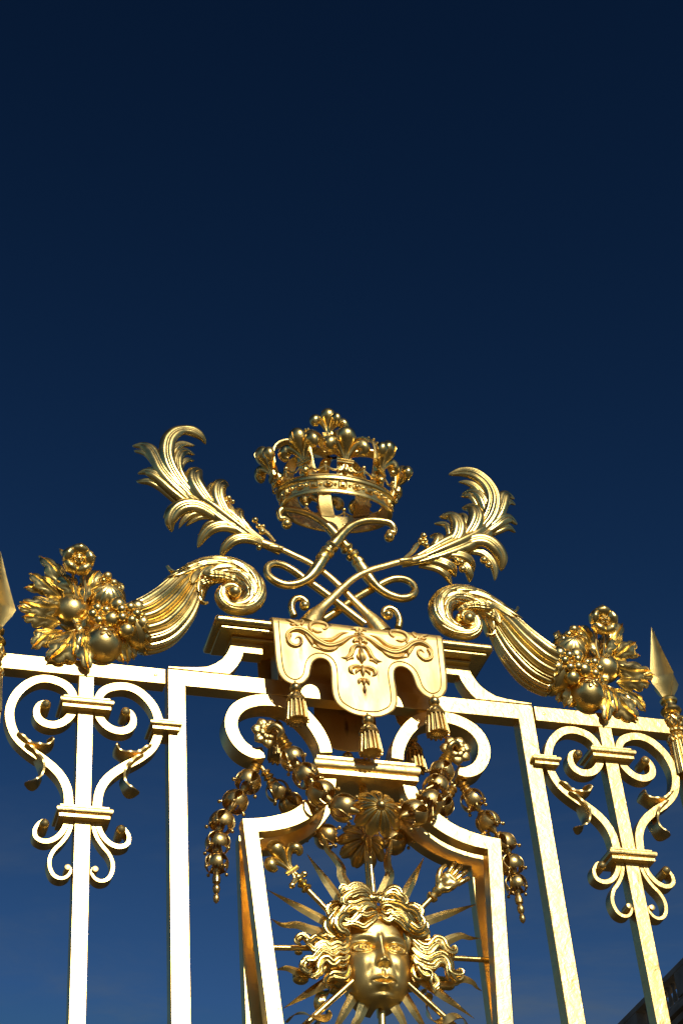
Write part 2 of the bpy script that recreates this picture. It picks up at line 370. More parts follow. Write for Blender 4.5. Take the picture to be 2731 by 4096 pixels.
# lyre shaped panel frame, front ring and straight rear ring
YF = -.105
def lyre(yf):
    up = tr('L', [(1190,712),(1150,790),(1070,885),(980,950),(880,1008),(760,1042),(620,1064),(462,1070)], -.09)
    lo = tr('L', [(612,1192),(750,1183),(900,1150),(1040,1090),(1140,1020),(1225,930),(1290,830),(1308,715)], -.09)
    return [(-q[0], 0, q[2]) for q in up], [(-q[0], 0, q[2]) for q in lo]
UPL, LOL = lyre(YF)
zb = -2.9
def taper(x_top, z, sl=.078): return x_top-sl*(-1.1-z)
for sx in (-1, 1):
    up = spl([(p[0], p[2]) for p in UPL], 26); lo = spl([(p[0], p[2]) for p in LOL], 26)
    o = [(a, 0, b) for a, b in up]+[(taper(up[-1][0], zb), 0, zb), (taper(lo[0][0], zb), 0, zb)]+[(a, 0, b) for a, b in lo]
    link('lyre_frame', MB().prism(o, YF, YF+.085), 'bar', gate, sx=sx, bevel=.004)
    o2 = [(a-.01, 0, b-.01) for a, b in up[:-1]]+[(.775, 0, up[-1][1]-.012), (.775, 0, -5), (.655, 0, -5), (.655, 0, lo[0][1]-.02)]+[(a-.03, 0, b-.025) for a, b in lo[3:]]
    link('rear_frame', MB().prism(o2, .075, .155), 'bar', gate, sx=sx, bevel=.004)
link('hanger_rod', MB().tube([(0, .02, -.66), (0, .02, -1.5)], .017, 12, n=2), 'orn', gate)

# ---- side panels
def panel(sx, label):
    P = thing('railing_panel', (BAX, 0, -GZ), label, 'railing', 'side panels of the gilded gate', sx=sx)
    link('top_rail', MB().box(A1+.012, 2.9, .004, BD-.004, -.112, -.002), 'bar', P, sx=sx, bevel=.004)
    link('bar', MB().box(B1, B2, 0.003, BD-.006, -GZ, -.1135), 'bar', P, sx=sx, bevel=.003)
    link('rivet', MB().lathe([(.011, 0), (.011, .003), (.006, .005), (.0, .005)], (A1+.075, .004, -.055), (0, -1, 0), 12), 'bar', P, sx=sx)
    J = lambda pts: [(-q[0], 0, q[2]) for q in tr('J', pts, 0.0)]
    top = J([(1012,462),(1062,500),(1078,560),(1058,612),(1005,640),(940,640),(880,615),(830,570),(800,520),(786,460),(792,400),(812,350),(860,308),(940,286),(1030,288),(1115,322),(1190,385),(1245,460),(1277,545),(1285,620),(1265,710),(1215,795),(1120,868),(1010,925),(915,985),(845,1055),(802,1140),(787,1240),(786,1300)])
    low = J([(790,1330),(800,1420),(840,1500),(900,1555),(970,1575),(1030,1550),(1040,1490),(1010,1435),(975,1405)])
    inn = J([(752,1330),(758,1420),(785,1500),(830,1570),(880,1630),(910,1700),(908,1770),(875,1830),(820,1850),(770,1830),(742,1785),(752,1745),(785,1740)])
    lf1 = J([(1225,770),(1150,832),(1080,855),(1010,848),(950,815),(925,775),(945,738),(980,745)])
    lf2 = J([(1160,850),(1095,900),(1050,950),(1025,1010),(1040,1075),(1085,1110),(1135,1112)])
    pin1 = J([(1010,505)])[0]; pin2 = J([(972,1450)])[0]; pin3 = J([(768,1762)])[0]
    for s2 in (1, -1):
        R = lambda q: q if s2 == 1 else [(2*BAX-p[0], p[1], p[2]) for p in q]
        link('scroll', MB().bar(R(top), [.020,.035,.045]+[.052]*8+[.056]*16, .008, BD-.012, n=130), 'bar', P, sx=sx, bevel=.003)
        link('scroll', MB().bar(R(low), [.034]*4+[.032,.03,.026,.022,.018], .008, BD-.012, n=50), 'bar', P, sx=sx, bevel=.003)
        link('scroll', MB().bar(R(inn), [.026]*8+[.024,.022,.02,.016,.010], .010, BD-.014, n=64), 'bar', P, sx=sx, bevel=.003)
        for lf, wd in ((lf1, [.012,.034,.040,.034,.030,.026,.016,.004]), (lf2, [.012,.040,.046,.044,.034,.026,.004])):
            q = R(lf); m = MB(); pth = np.array([[p[0], 0, p[2]] for p in q]); n = 40; Q = spl(pth, n); W = np.interp(np.linspace(0, 1, n), np.linspace(0, 1, len(wd)), wd)
            T = np.gradient(Q, axis=0); G = np.zeros((n, 10, 3))
            for i in range(n):
                t = unit(T[i]); nn = V3(-t[2], 0, t[0]); wv = .008*sin(i*.42); flare = .012*sin(i/(n-1)*pi)+wv; th = max(.003, W[i]*.16)
                tp_ = 1-.8*max(0, (i/(n-1)-.80)/.20)**2; ys = BD/2+(np.linspace(-.012-flare, BD+.002+flare, 5)-BD/2)*tp_
                for j, y in enumerate(ys):
                    dd = (abs(j-2)/2)**2*W[i]*.5*(1 if s2*1 > 0 else -1)
                    G[i, j] = Q[i]+nn*(th+dd)+V3(0, y, 0); G[i, 9-j] = Q[i]+nn*(-th+dd)+V3(0, y, 0)
            o = len(m.v); m.grid(G, closev=True); m.f.append(tuple(o+k for k in range(10))); m.f.append(tuple(o+(n-1)*10+k for k in reversed(range(10))))
            link('leaf', m, 'bar', P, sx=sx, ang=50)
        for pn, r in ((pin1, .030), (pin2, .028), (pin3, .017)):
            q = R([pn])[0]; m = MB(); m.lathe([(r*.96, .10), (r, .0), (r, -.008), (r*.86, -.022), (r*.55, -.032), (.0, -.036)] if r > .02 else [(r, .085), (r, -.004), (r*.5, -.006), (0, -.006)], (q[0], 0, q[2]), (0, 1, 0), 18)
            link('scroll_pin', m, 'bar', P, sx=sx)
    CL(1.535, 1.853, -.300, -.055, BD+.05, .066, P, sx); CL(1.530, 1.850, -1.032, -.055, BD+.05, .064, P, sx)
    CL(1.123, 1.316, -.402, -.050, BD+.05, .058, P, sx)
    link('outer_post', MB().box(2*BAX-A1, 2*BAX-A2, .0, BD, -GZ, -.1135), 'bar', P, sx=sx, bevel=.004)
    return P
panel(-1, 'gilded railing panel left of the gate frame, one bar flanked by heart-shaped scrolls')
panel(1, 'gilded railing panel right of the gate frame, in front of the dark palace roof')
# ================================================================== ornaments on top of the gate
def L2(reg, pts, Y=0.0):        # traced on the left half, returned on the positive side
    return [V3(-q[0], q[1], q[2]) for q in tr(reg, pts, Y)]
def SC(reg, x, y, Y=0.0):       # metres per zoomed unit there
    a = U(reg, x, y, Y); b = U(reg, x+10, y, Y); return abs(b[0]-a[0])/10*.98

# ---- cornucopias
def horn(sx, P):
    tr_ = [(118,905,262,0),(290,862,278,0),(400,790,268,0),(510,680,240,0),(610,545,198,0),(700,435,155,0),(800,355,132,0),(920,318,126,0),(1050,318,122,-.005),(1170,355,116,-.01),(1265,430,112,-.015),(1312,530,108,-.02),(1295,620,96,-.025),(1225,672,82,-.03),(1130,682,76,-.04),(1045,655,70,-.05),(995,590,62,-.06),(1000,525,52,-.07),(1045,478,42,-.085),(1110,468,34,-.095),(1160,500,26,-.10),(1165,545,18,-.105)]
    k = SC('E', 700, 600)
    pts = np.array([np.r_[L2('E', [(a, b, d)])[0], r*k] for a, b, r, d in tr_])
    n = 400; Q = spl(pts, n); T, A, B = frames(Q[:, :3], up=V3(0, -1, 0)); seg = 208
    G = np.zeros((n, seg, 3))
    for i in range(n):
        u = i/(n-1)
        for j in range(seg):
            a = 2*pi*j/seg; nf = 13
            ph = (a*nf/(2*pi)+.5) % 1.0; sgn = abs(2*ph-1)      # 0 in the middle of a flute
            r = 1.0
            if u < .40:
                end2 = min(1, max(0, (.42-u)/.14))
                # flute: raised lip, sunk channel, raised middle roll, each closed by a round end near the mouth
                se = sgn if u > .036 else sqrt(sgn*sgn+((.036-u)/.026)**2)
                lip = math.exp(-((se-.78)/.12)**2); roll = max(0, 1-(se/.42)**2)
                r += (.055*lip+.050*roll-.045*math.exp(-((se-.52)/.10)**2)-.065*math.exp(-(max(0, 1.0-se)/.07)**2))*end2
            if u > .27:
                f = min(1, (u-.27)/.10)
                tt = u*24; row = math.floor(tt+a*2.0/pi); fr = (tt+a*2.0/pi) % 1.0
                na = 6; pa_ = (a*na/(2*pi)+(row % 2)*.5) % 1.0; tip = 1-abs(2*pa_-1)**1.3
                h = max(0.0, 1-fr/(.25+.75*tip)) if fr < .25+.75*tip else 0
                r += f*.03*cos(a*9)*(1-u)
            G[i, j] = Q[i, :3]+(A[i]*cos(a)*.80+B[i]*sin(a))*Q[i, 3]*r
    m = MB(); m.grid(G, closev=True); link('horn', m, 'orn', P, sx=sx, ang=50)
    # overlapping leaves lying on the tail, tips towards the mouth
    def HS(u, a, rr):
        x = u*(n-1); i = int(min(n-2, max(0, x))); f = x-i; q_ = Q[i]*(1-f)+Q[i+1]*f; A_ = unit(A[i]*(1-f)+A[i+1]*f); B_ = unit(B[i]*(1-f)+B[i+1]*f)
        return q_[:3]+(A_*cos(a)*.80+B_*sin(a))*q_[3]*rr, unit(A_*cos(a)+B_*sin(a)), q_[3]
    u_ = .36; row = 0
    while u_ < .93:
        rad = HS(u_, 0, 1)[2]; cnt = 7 if rad > .035 else 5
        for q in range(cnt*2):
            a = pi*q/cnt+(row % 2)*pi/(2*cnt)+random.uniform(-.08, .08)
            if cos(a) < -.45: continue
            du = .062+.012*random.random(); pp = []; 
            for f in (0, .3, .6, .85, 1): p_, nn_, _ = HS(u_+du*.45-du*f*1.5, a+.22*f*(1 if sin(a) > 0 else -1), .97+.16*f**.8+(.05 if f == 1 else 0)); pp.append(p_)
            wq = rad*pi/cnt*.62; m2 = MB(); m2.lobe(pp, [wq*.7, wq*1.05, wq*1.05, wq*.7, wq*.25], 2, .35, .16, nrm=HS(u_, a, 1)[1], n=12, m=9, thick=.003)
            link('scale_leaf', m2, 'orn', P, sx=sx, ang=60)
        u_ += .052; row += 1
    # mouth: rim and dark inner wall
    c0 = Q[0, :3]; m = MB(); R0 = Q[0, 3]
    rim = []
    for (rr, dd) in ((.97, .01), (.97, .0), (.95, -.01), (.93, -.02), (.92, -.02), (.9, -.02), (.78, -.05), (.5, -.09), (.0, -.11)):
        rim.append([c0+T[0]*dd+(A[0]*cos(2*pi*j/48)*.80+B[0]*sin(2*pi*j/48))*R0*rr for j in range(48)])
    m.grid(np.array(rim), closev=True); link('rim', m, 'orn', P, sx=sx)
    e = Q[-1, :3]; m = MB(); m.ball(L2('E', [(1125, 532, -.12)])[0], 60*k, 20, 14); m.lathe([(.044, .06), (.045, 0), (.038, -.02)], L2('E', [(1125, 532, -.06)])[0], (0, 1, 0), 20); link('eye_ball', m, 'orn', P, sx=sx)
    for pts_, wd in (([(600,350),(540,360),(490,335),(460,290),(455,280)], [.030,.028,.020,.014,.006]), ([(760,500),(768,545),(790,600),(825,632),(860,628)], [.024,.026,.022,.018,.008])):
        q = [V3(-a[0], a[1], a[2]) for a in tr('E', [(x, y, -.03) for x, y in pts_])]
        # curl standing out from the horn, its broad side across the gate's plane
        m = MB(); Qc = spl(np.array(q), 20); W = np.interp(np.linspace(0, 1, 20), np.linspace(0, 1, len(wd)), wd); Tc = np.gradient(Qc, axis=0); Gc = np.zeros((20, 10, 3))
        for i in range(20):
            t = unit(Tc[i]); nn = V3(-t[2], 0, t[0])
            for j, yv in enumerate(np.linspace(-1, 1, 5)):
                b_ = V3(0, yv*W[i], 0); Gc[i, j] = Qc[i]+b_+nn*(.004+.010*yv*yv); Gc[i, 9-j] = Qc[i]+b_+nn*(-.004+.010*yv*yv)
        m.grid(Gc, closev=True); o = 0; m.f.append(tuple(range(10))); m.f.append(tuple(190+k_ for k_ in reversed(range(10)))); link('curl', m, 'orn', P, sx=sx, ang=50)
    # long leaf lying along the inside of the bend
    for pp, ww in (([(1200,470,-.10),(1120,410,-.115),(1010,375,-.12),(910,365,-.12),(800,345,-.11)], [.012,.026,.034,.034,.022]), ([(1060,430,-.085),(960,415,-.09),(870,420,-.09),(750,470,-.08)], [.01,.022,.03,.02])):
        m = MB(); m.lobe(L2('E', pp), ww, 3, .4, .2, n=36, serr=.35, sn=7); link('leaf', m, 'orn', P, sx=sx, ang=50)
def vein_leaf(a, b, w, Y0, Y1, P, sx, bend=0.0, nl=4, reg='D', roll=0.0, curl=.25, name='leaf', lobes=True):
    """broad leaf with midrib, side veins and toothed lobes from base a to tip b (zoom units)"""
    A_ = L2(reg, [(a[0], a[1], Y0)])[0]; B_ = L2(reg, [(b[0], b[1], Y1)])[0]; k = SC(reg, 500, 900); w = w*k
    ax = B_-A_; L = np.linalg.norm(ax); t = ax/L; nr = unit(V3(roll, -1, -.12)); s_ = unit(np.cross(nr, t)); nr = unit(np.cross(t, s_))
    n, m_ = 34, 21; F = np.zeros((n, m_, 3)); K = np.zeros((n, m_, 3))
    for i in range(n):
        u = i/(n-1); env = (sin(pi*min(1, u*1.02)**.75))**.8 if u < .98 else .05
        if lobes:
            ph = (u*nl) % 1.0; env *= .74+.32*sin(pi*ph)**.7 if u < .93 else .75
        mid = A_+t*(L*u)+s_*(bend*L*sin(pi*u))+nr*(curl*L*.5*sin(pi*u*.9)-.25*curl*L*u*u)
        for j in range(m_):
            q = -1+2*j/(m_-1); ww = w*env+.002; fwd = abs(q)*ww*.55
            vein = abs(sin(pi*(u*nl*1.0-abs(q)*.55)))
            d = -.30*ww*q*q+.10*w*vein*abs(q)**.6*(1-abs(q)**4)-.10*w*math.exp(-(q/.09)**2)+.10*w*math.exp(-((abs(q)-.22)/.12)**2)
            F[i, j] = mid+s_*q*ww+t*fwd*(1 if u < .9 else .3)+nr*d; K[i, j] = F[i, j]-nr*.006
    m = MB(); m.grid(np.concatenate([F, K[:, ::-1]], axis=1), closev=True); mm = 2*m_
    m.f.append(tuple(reversed(range(mm)))); m.f.append(tuple((n-1)*mm+j for j in range(mm)))
    return link(name, m, 'orn', P, sx=sx, ang=60)
def petal_flower(c, R, P, sx, n=5, tilt=(0, -1, -.15), name='flower', cup=.35, rot=0.3, layers=1, round_=True):
    ax = unit(tilt); h = unit(np.cross(ax, V3(0, 0, 1))); v = np.cross(h, ax)
    root = None
    fl = MB(); fl.lathe([(R*.10, -R*.1), (R*.30, R*.04), (R*.26, R*.12), (.0, R*.14)], c, ax, 14); 
    for q in range(6):
        a = 2*pi*q/6; fl.ball(c+ax*R*.14+(h*cos(a)+v*sin(a))*R*.20, R*.085, 8, 6)
    fl.ball(c+ax*R*.18, R*.12, 10, 8)
    root = link(name, fl, 'orn', P, sx=sx)
    for l in range(layers):
        for q in range(n):
            a = rot+2*pi*q/n+l*.6; d = h*cos(a)+v*sin(a); tn = np.cross(ax, d); RR = R*(1-.38*l); m = MB(); nn, mm = 12, 11; F = np.zeros((nn, mm, 3)); K = F.copy()
            for i in range(nn):
                u = i/(nn-1); wd = RR*.50*(.30+.70*min(1, u/.62))*sqrt(max(.003, 1-(max(0, u-.78)/.222)**2)); out_ = RR*(.14+.86*u)
                for j in range(mm):
                    s = -1+2*j/(mm-1)
                    dome = RR*(cup*sin(pi*u*.85)+.16*u*u*0)-RR*.22*s*s*(.4+u)+RR*.02*cos(s*9)*u
                    edge = -RR*.20*max(0, u-.75)*4*.5
                    p = c+d*(out_-(s*s)*RR*.14*u)+tn*wd*s+ax*(dome+edge-RR*.10+l*R*.16)
                    F[i, j] = p; K[i, j] = p-ax*.006
            m.grid(np.concatenate([F, K[:, ::-1]], axis=1), closev=True); m.f.append(tuple(range(2*mm))); m.f.append(tuple((nn-1)*2*mm+j for j in reversed(range(2*mm))))
            link('petal', m, 'orn', root, sx=sx, ang=60)
    return root
def berry_flower(c, R, P, sx, layers, rot=.2):
    root = link('blossom', MB().ball(c, R*.30, 12, 9).ball(c+V3(0, -R*.32, 0), R*.12, 8, 6), 'orn', P, sx=sx)
    for rr, n, br, fo in layers:
        for q in range(n):
            a = rot+2*pi*q/n+rr; m = MB(); m.ball(c+V3(cos(a)*rr*R, -fo*R, sin(a)*rr*R), br*R, 16, 11, sc=(1, .85, 1)); link('petal', m, 'orn', root, sx=sx)
    return root
def fruitpile(sx, P):
    k = SC('D', 700, 900); pt = lambda x, y, Y: L2('D', [(x, y, Y)])[0]
    LV = [((700,760),(402,305),80,-.02,-.02,.05,4),((640,760),(300,480),72,-.05,-.06,-.03,4),((700,800),(205,772),105,-.08,-.12,-.16,4),((560,680),(248,628),45,.02,.0,0,3),
          ((620,1000),(228,925),88,-.06,-.08,.05,4),((400,880),(188,815),42,-.10,-.14,-.05,2),((780,1060),(488,1372),115,-.10,-.13,-.08,4),((640,1070),(326,1248),78,-.04,-.05,.08,4),
          ((830,1090),(900,1478),66,-.12,-.16,.02,4),((790,770),(605,500),78,-.10,-.10,.05,4),((870,690),(1010,455),72,-.10,-.10,-.05,3),((700,700),(500,430),70,.03,.03,0,3),
          ((760,1080),(740,1330),58,-.14,-.16,0,3),((850,1050),(820,1250),50,-.17,-.18,0,3),((600,850),(260,860),60,.03,.05,0,3),((900,700),(850,480),50,-.02,-.02,0,3),
          ((1180,560),(1228,660),40,-.02,-.02,0,2),((860,760),(880,600),45,-.15,-.15,0,3),((900,1000),(760,1010),70,-.08,-.12,0,3),((900,900),(880,1040),60,-.12,-.14,0,3),((1180,1130),(1255,1390),62,-.10,-.06,.05,4),((1290,1080),(1360,1360),58,-.12,-.02,.05,4),((1240,1100),(1300,1400),45,-.16,-.03,0,4)]
    for a, b, w, Y0, Y1, bend, nl in LV: vein_leaf(a, b, w*1.42, Y0*.6+.06, Y1*.45+.035, P, sx, bend, max(2, nl-1), roll=random.uniform(-.3, .3))
    # stems
    m = MB(); m.tube([pt(800,800,-.03), pt(760,650,-.03), pt(740,520,-.03), pt(790,420,-.03)], [.010], 8); link('stem', m, 'orn', P, sx=sx)
    m = MB(); m.tube([pt(860,780,-.05), pt(870,640,-.05), pt(850,520,-.05), pt(880,440,-.05)], [.009], 8); link('stem', m, 'orn', P, sx=sx)
    m = MB(); m.tube([pt(900,700,0), pt(1020,600,0), pt(1080,520,-.02)], [.009], 8); link('stem', m, 'orn', P, sx=sx)
    # large apple with calyx
    c = pt(1040, 1215, -.01); R = 205*k; m = MB(); m.ball(c, R, 36, 26, sc=(1, .96, 1.0)); ap = link('apple', m, 'orn', P, sx=sx)
    d0 = unit(V3(-.05, -1, .30))
    for a in (100, 25, -45, -115, 170):
        a = radians(a); dd = unit(d0+V3(cos(a)*.20, 0, sin(a)*.20)); tip = unit(d0+V3(cos(a)*.36, 0, sin(a)*.36)); pp = unit(np.cross(dd, tip))
        ring = [c+unit(d0*(1-f)+tip*f+pp*g)*R*1.01 for f, g in ((0, 0), (.35, .07), (.75, .10), (1.05, .05), (1.1, 0), (1.05, -.05), (.75, -.10), (.35, -.07), (0, 0))]
        m = MB(); m.tube(ring, [.0042], 6, n=30); link('calyx', m, 'orn', ap, sx=sx)
    # pomegranate
    c = pt(722, 870, .045); R = 182*k; m = MB(); m.lathe([(R*sin(t)*(1.02), -R*.93*cos(t)) for t in np.linspace(0.001, pi-.001, 26)], c, (0, -1, .25), 48, rf=lambda i, t: 1+.02*abs(sin(2.5*t))**.5-.02)
    pg = link('pomegranate', m, 'orn', P, sx=sx)
    d0 = unit(V3(-.12, -1, .42)); m = MB(); m.ball(c+d0*R*.95, R*.09, 8, 6)
    for q in range(6):
        a = q*pi/3; dd = unit(d0+V3(cos(a)*.17, 0, sin(a)*.17)); m.ball(c+dd*R*.97, R*.085, 8, 6)
    link('calyx', m, 'orn', pg, sx=sx)
    # ribbed melon
    c = pt(1070, 745, .06); R = 208*k
    m = MB(); m.lathe([(R*sin(t)*1.05, -R*.88*cos(t)) for t in np.linspace(0.001, pi-.001, 30)], c, (-.05, -1, .28), 96, rf=lambda i, t: .93+.09*abs(sin(6*t))**.7)
    link('melon', m, 'orn', P, sx=sx, ang=60)
    for x, y, r, Y in ((1088,520,52,-.03),(1150,590,48,-.02),(1050,560,30,-.06),(1200,650,40,.0)):
        link('bud', MB().ball(pt(x, y, Y), r*k, 14, 10), 'orn', P, sx=sx)
    petal_flower(pt(800, 345, -.12), 190*k, P, sx, 5, (0, -1, -.30), cup=.42, rot=.25)
    vein_leaf((720,400),(605,235),34,-.06,-.06,P,sx,0,2)
    berry_flower(pt(1015, 905, -.09), 125*k, P, sx, ((.64, 5, .42, .10),), .5)
    berry_flower(pt(1290, 930, -.10), 195*k, P, sx, ((.44, 5, .27, .34), (.86, 5, .46, .0)), .1)
    # backing mass that the fruit is set on
    m = MB(); m.ball(pt(830, 900, .12), 300*k, 24, 16, sc=(1.0, .35, .95)); m.ball(pt(1230, 1000, .05), 230*k, 24, 16, sc=(.8, .6, 1.1)); link('backing', m, 'orn', P, sx=sx)
def cornucopia(sx, label):
    P = thing('cornucopia', L2('D', [(900, 1380, 0)])[0], label, 'ornament', 'gilded cornucopias on the gate', sx)
    horn(sx, P); fruitpile(sx, P)
cornucopia(-1, 'gilded cornucopia left of the crown, its curled horn spilling fruit, flower and leaves')
cornucopia(1, 'gilded cornucopia right of the crown, fruit and leaves spilling toward the right spearhead')

# ---- acanthus branches
RIGHT_LOBES = [
 ([(260,1078),(380,1060),(520,1015),(680,950),(840,880),(980,800),(1080,720),(1150,620)], [26,36,60,86,96,90,70,42], 5, .0),
 ([(1000,770),(1090,660),(1130,540),(1120,430),(1060,320),(960,230),(850,188),(730,188)], [40,56,60,60,56,50,44,26], 5, -.02),
 ([(1060,700),(1060,560),(1040,460),(980,360),(900,300),(820,270)], [20,30,34,32,26,8], 2, .0),
 ([(1080,680),(1060,560),(1010,450),(940,390),(860,372)], [30,44,46,40,14], 3, -.01),
 ([(1030,620),(990,520),(930,430),(845,402)], [16,26,26,10], 2, .01),
 ([(1060,760),(1170,640),(1215,540),(1240,450),(1290,410),(1375,418)], [34,46,48,44,36,12], 3, -.01),
 ([(1170,620),(1190,480),(1200,410),(1235,375)], [16,26,24,10], 2, .01),
 ([(1180,620),(1250,520),(1300,480),(1378,486)], [16,28,28,10], 2, .01),
 ([(1030,800),(1150,730),(1230,670),(1310,640),(1405,662)], [30,40,44,40,12], 3, -.005),
 ([(1060,810),(1190,760),(1290,720),(1385,745)], [16,28,30,10], 2, .02),
 ([(840,880),(930,770),(970,670),(960,590),(920,540),(855,515)], [34,52,58,56,48,14], 3, -.02),
 ([(880,850),(1000,740),(1020,650),(1010,590),(985,560)], [18,26,26,20,8], 2, .01),
 ([(820,880),(880,760),(885,680),(865,610),(815,572)], [18,28,28,24,8], 2, .01),
 ([(660,960),(770,860),(800,760),(780,680),(730,620),(640,600)], [32,50,56,54,44,14], 3, -.02),
 ([(700,930),(820,820),(830,720),(800,640),(745,600)], [16,24,24,20,8], 2, .01),
 ([(640,960),(720,850),(725,760),(680,690),(590,660)], [18,28,30,24,8], 2, .015),
 ([(480,1020),(590,930),(620,860),(600,810),(545,780)], [26,40,40,32,10], 3, -.01),
 ([(520,1000),(630,930),(655,880),(640,830),(620,810)], [12,20,20,14,8], 2, .01),
 ([(800,920),(950,880),(1060,890),(1160,950),(1225,1030),(1242,1125)], [34,52,60,60,50,14], 3, -.02),
 ([(900,880),(1030,850),(1130,880),(1210,940),(1240,1010)], [16,26,28,26,10], 2, .0),
 ([(800,950),(950,950),(1050,980),(1130,1050),(1170,1120),(1185,1210)], [18,30,34,32,28,8], 2, .02),
 ([(580,1015),(740,1010),(860,1030),(940,1075),(980,1130)], [26,36,38,30,10], 3, -.01),
 ([(480,1035),(640,1080),(740,1130),(795,1195)], [28,44,44,12], 3, .0),
 ([(440,1070),(600,1120),(700,1180),(765,1255)], [20,32,32,10], 2, .02),
 ([(760,1030),(870,1090),(920,1160),(940,1230)], [20,34,32,10], 2, .02),
]
def branch(sx, dy, label):
    P = thing('acanthus_branch', V3(.05, .045+dy, .37), label, 'ornament', 'crossed gilded acanthus branches', sx)
    Bp = lambda pts, Y=.05: L2('B', [(x, y, Y+dy) for x, y in pts])
    k = SC('B', 800, 900, .05)
    # the mirrored branch crosses the middle, so its stem is measured on the right one
    st = [V3(*q) for q in tr('H', [(497,1090),(545,1010),(600,945),(690,860),(780,770),(880,690),(1000,630),(1120,595),(1240,560)], .05+dy)]
    st = [V3(q[0], q[1], q[2]) for q in st]
    tipb = Bp([(1440,1250),(1330,1200),(1230,1165)]) if sx < 0 else [V3(*a_) for a_ in tr('C', [(240,1080),(370,1062),(500,1020)], .05+dy)]
    pts = st[:-1]+[.5*(st[-1]+tipb[0])]+tipb[1:]
    m = MB(); m.tube(pts, [.075,.058,.036,.030,.026,.024,.023,.023,.024,.028,.030], 12, n=60, up=V3(0, -1, 0), sq=.75); link('stem', m, 'bar', P, sx=sx)
    j = .5*(st[-1]+tipb[0]); dj = unit(tipb[1]-st[-1]); m = MB(); m.lathe([(.027, -.004), (.029, 0), (.029, .09), (.027, .094)], j, dj, 12, sc=(.8, 1.)); m.ball(j+dj*.03+V3(0, -.026, 0), .006, 8, 6); link('ferrule', m, 'bar', P, sx=sx)
    LB = [
     ([(1400,1232),(1250,1165),(1100,1080),(950,975),(800,860),(650,750),(520,650),(420,560)], [24,34,54,80,92,88,70,42], 5, -.00),
     ([(620,760),(500,640),(410,510),(372,390),(385,270),(440,195),(520,158),(620,160),(700,195),(742,238)], [40,52,56,56,54,48,42,36,26,10], 3, -.02),
     ([(560,690),(480,570),(432,470),(425,370),(465,300),(530,262),(640,262)], [24,30,34,32,28,22,8], 2, .0),
     ([(640,740),(540,640),(480,540),(468,440),(500,360),(560,325),(645,330)], [30,38,40,38,36,28,10], 3, -.015),
     ([(600,680),(530,580),(500,490),(525,425),(580,390),(642,382)], [18,24,26,24,20,8], 2, .02),
     ([(640,810),(520,720),(420,630),(330,520),(285,420),(235,320),(170,265),(82,243)], [30,44,50,50,48,44,36,10], 3, -.01),
     ([(420,600),(330,500),(290,400),(262,310),(232,235)], [14,22,24,20,8], 2, .01),
     ([(330,520),(260,420),(190,340),(95,288)], [16,24,22,8], 2, .02),
     ([(660,850),(540,770),(430,690),(330,600),(250,540),(190,510),(125,512)], [24,36,42,42,38,30,10], 3, .0),
     ([(560,830),(420,720),(320,640),(230,590),(160,575),(117,552)], [18,26,30,30,24,8], 2, .03),
     ([(430,640),(330,560),(260,490),(182,468)], [12,18,18,6], 1, .01),
     ([(840,900),(740,800),(660,700),(620,620),(625,550),(660,505),(706,470)], [34,50,58,60,54,40,10], 3, -.02),
     ([(760,820),(640,700),(570,610),(560,540),(588,487)], [20,30,30,24,8], 2, .01),
     ([(830,870),(745,760),(700,660),(690,600),(700,548)], [16,22,22,18,6], 2, .02),
     ([(1010,1010),(910,920),(840,800),(830,710),(855,650),(900,615),(950,615)], [30,44,52,54,46,34,10], 3, -.02),
     ([(930,930),(830,820),(775,720),(785,640),(840,578)], [20,28,30,26,8], 2, .01),
     ([(1010,980),(910,870),(885,770),(900,710),(925,680)], [16,22,22,18,6], 2, .02),
     ([(1190,1120),(1100,1050),(1030,970),(1015,900),(1040,860),(1092,842)], [22,34,38,34,26,8], 3, -.01),
     ([(1180,1110),(1120,1040),(1090,970),(1100,925)], [14,20,20,8], 2, .01),
     ([(1060,1010),(1000,930),(985,880),(1012,842)], [10,16,16,6], 1, .02),
     ([(900,990),(760,900),(640,850),(530,850),(450,890),(415,960),(438,1028)], [34,48,56,58,54,42,10], 3, -.02),
     ([(760,870),(640,815),(520,805),(420,845),(358,905)], [20,28,30,28,8], 2, .01),
     ([(840,950),(720,900),(610,900),(540,940),(495,1002)], [18,26,28,24,8], 2, .0),
     ([(900,990),(790,930),(690,920),(620,940),(560,975)], [18,24,26,22,8], 2, .01),
     ([(1110,1110),(1000,1045),(880,1020),(780,1035),(715,1080),(670,1160)], [28,42,46,44,34,8], 3, -.01),
     ([(980,1040),(860,990),(760,985),(685,1030)], [16,24,26,8], 2, .01),
     ([(1290,1190),(1160,1145),(1050,1130),(960,1150),(905,1195),(878,1262)], [24,38,42,40,32,8], 3, -.01),
     ([(1130,1125),(1020,1105),(950,1130),(892,1195)], [14,20,22,8], 2, .01),
    ]
    if sx > 0:
        LB = RIGHT_LOBES; Bp = lambda pts, Y=.05: [V3(*a_) for a_ in tr('C', [(x, y, Y+dy) for x, y in pts])]; k = SC('C', 800, 900, .05)
    for pts, wd, rd, off in LB:
        q = Bp(pts); n = len(q); wd = list(wd); Mw = max(wd); wd[-1] = .5*Mw; wd[-2] = max(wd[-2], .82*Mw); wd[-3] = max(wd[-3], .95*Mw); rd = 3 if rd > 3 else min(rd, 2)
        for i in range(n): q[i] = q[i]+V3(0, off+.035*(1-i/(n-1))**4+.085*(i/(n-1))**3*(1 if off < 0 else .6)-.012, 0)   # tips turn back
        m = MB(); m.lobe(q, [max(w_, 13)*k*1.3 for w_ in wd], rd, .27, .16, n=len(q)*7, m=10*rd+5, thick=.010); link('leaf_lobe', m, 'orn', P, sx=sx, ang=65)
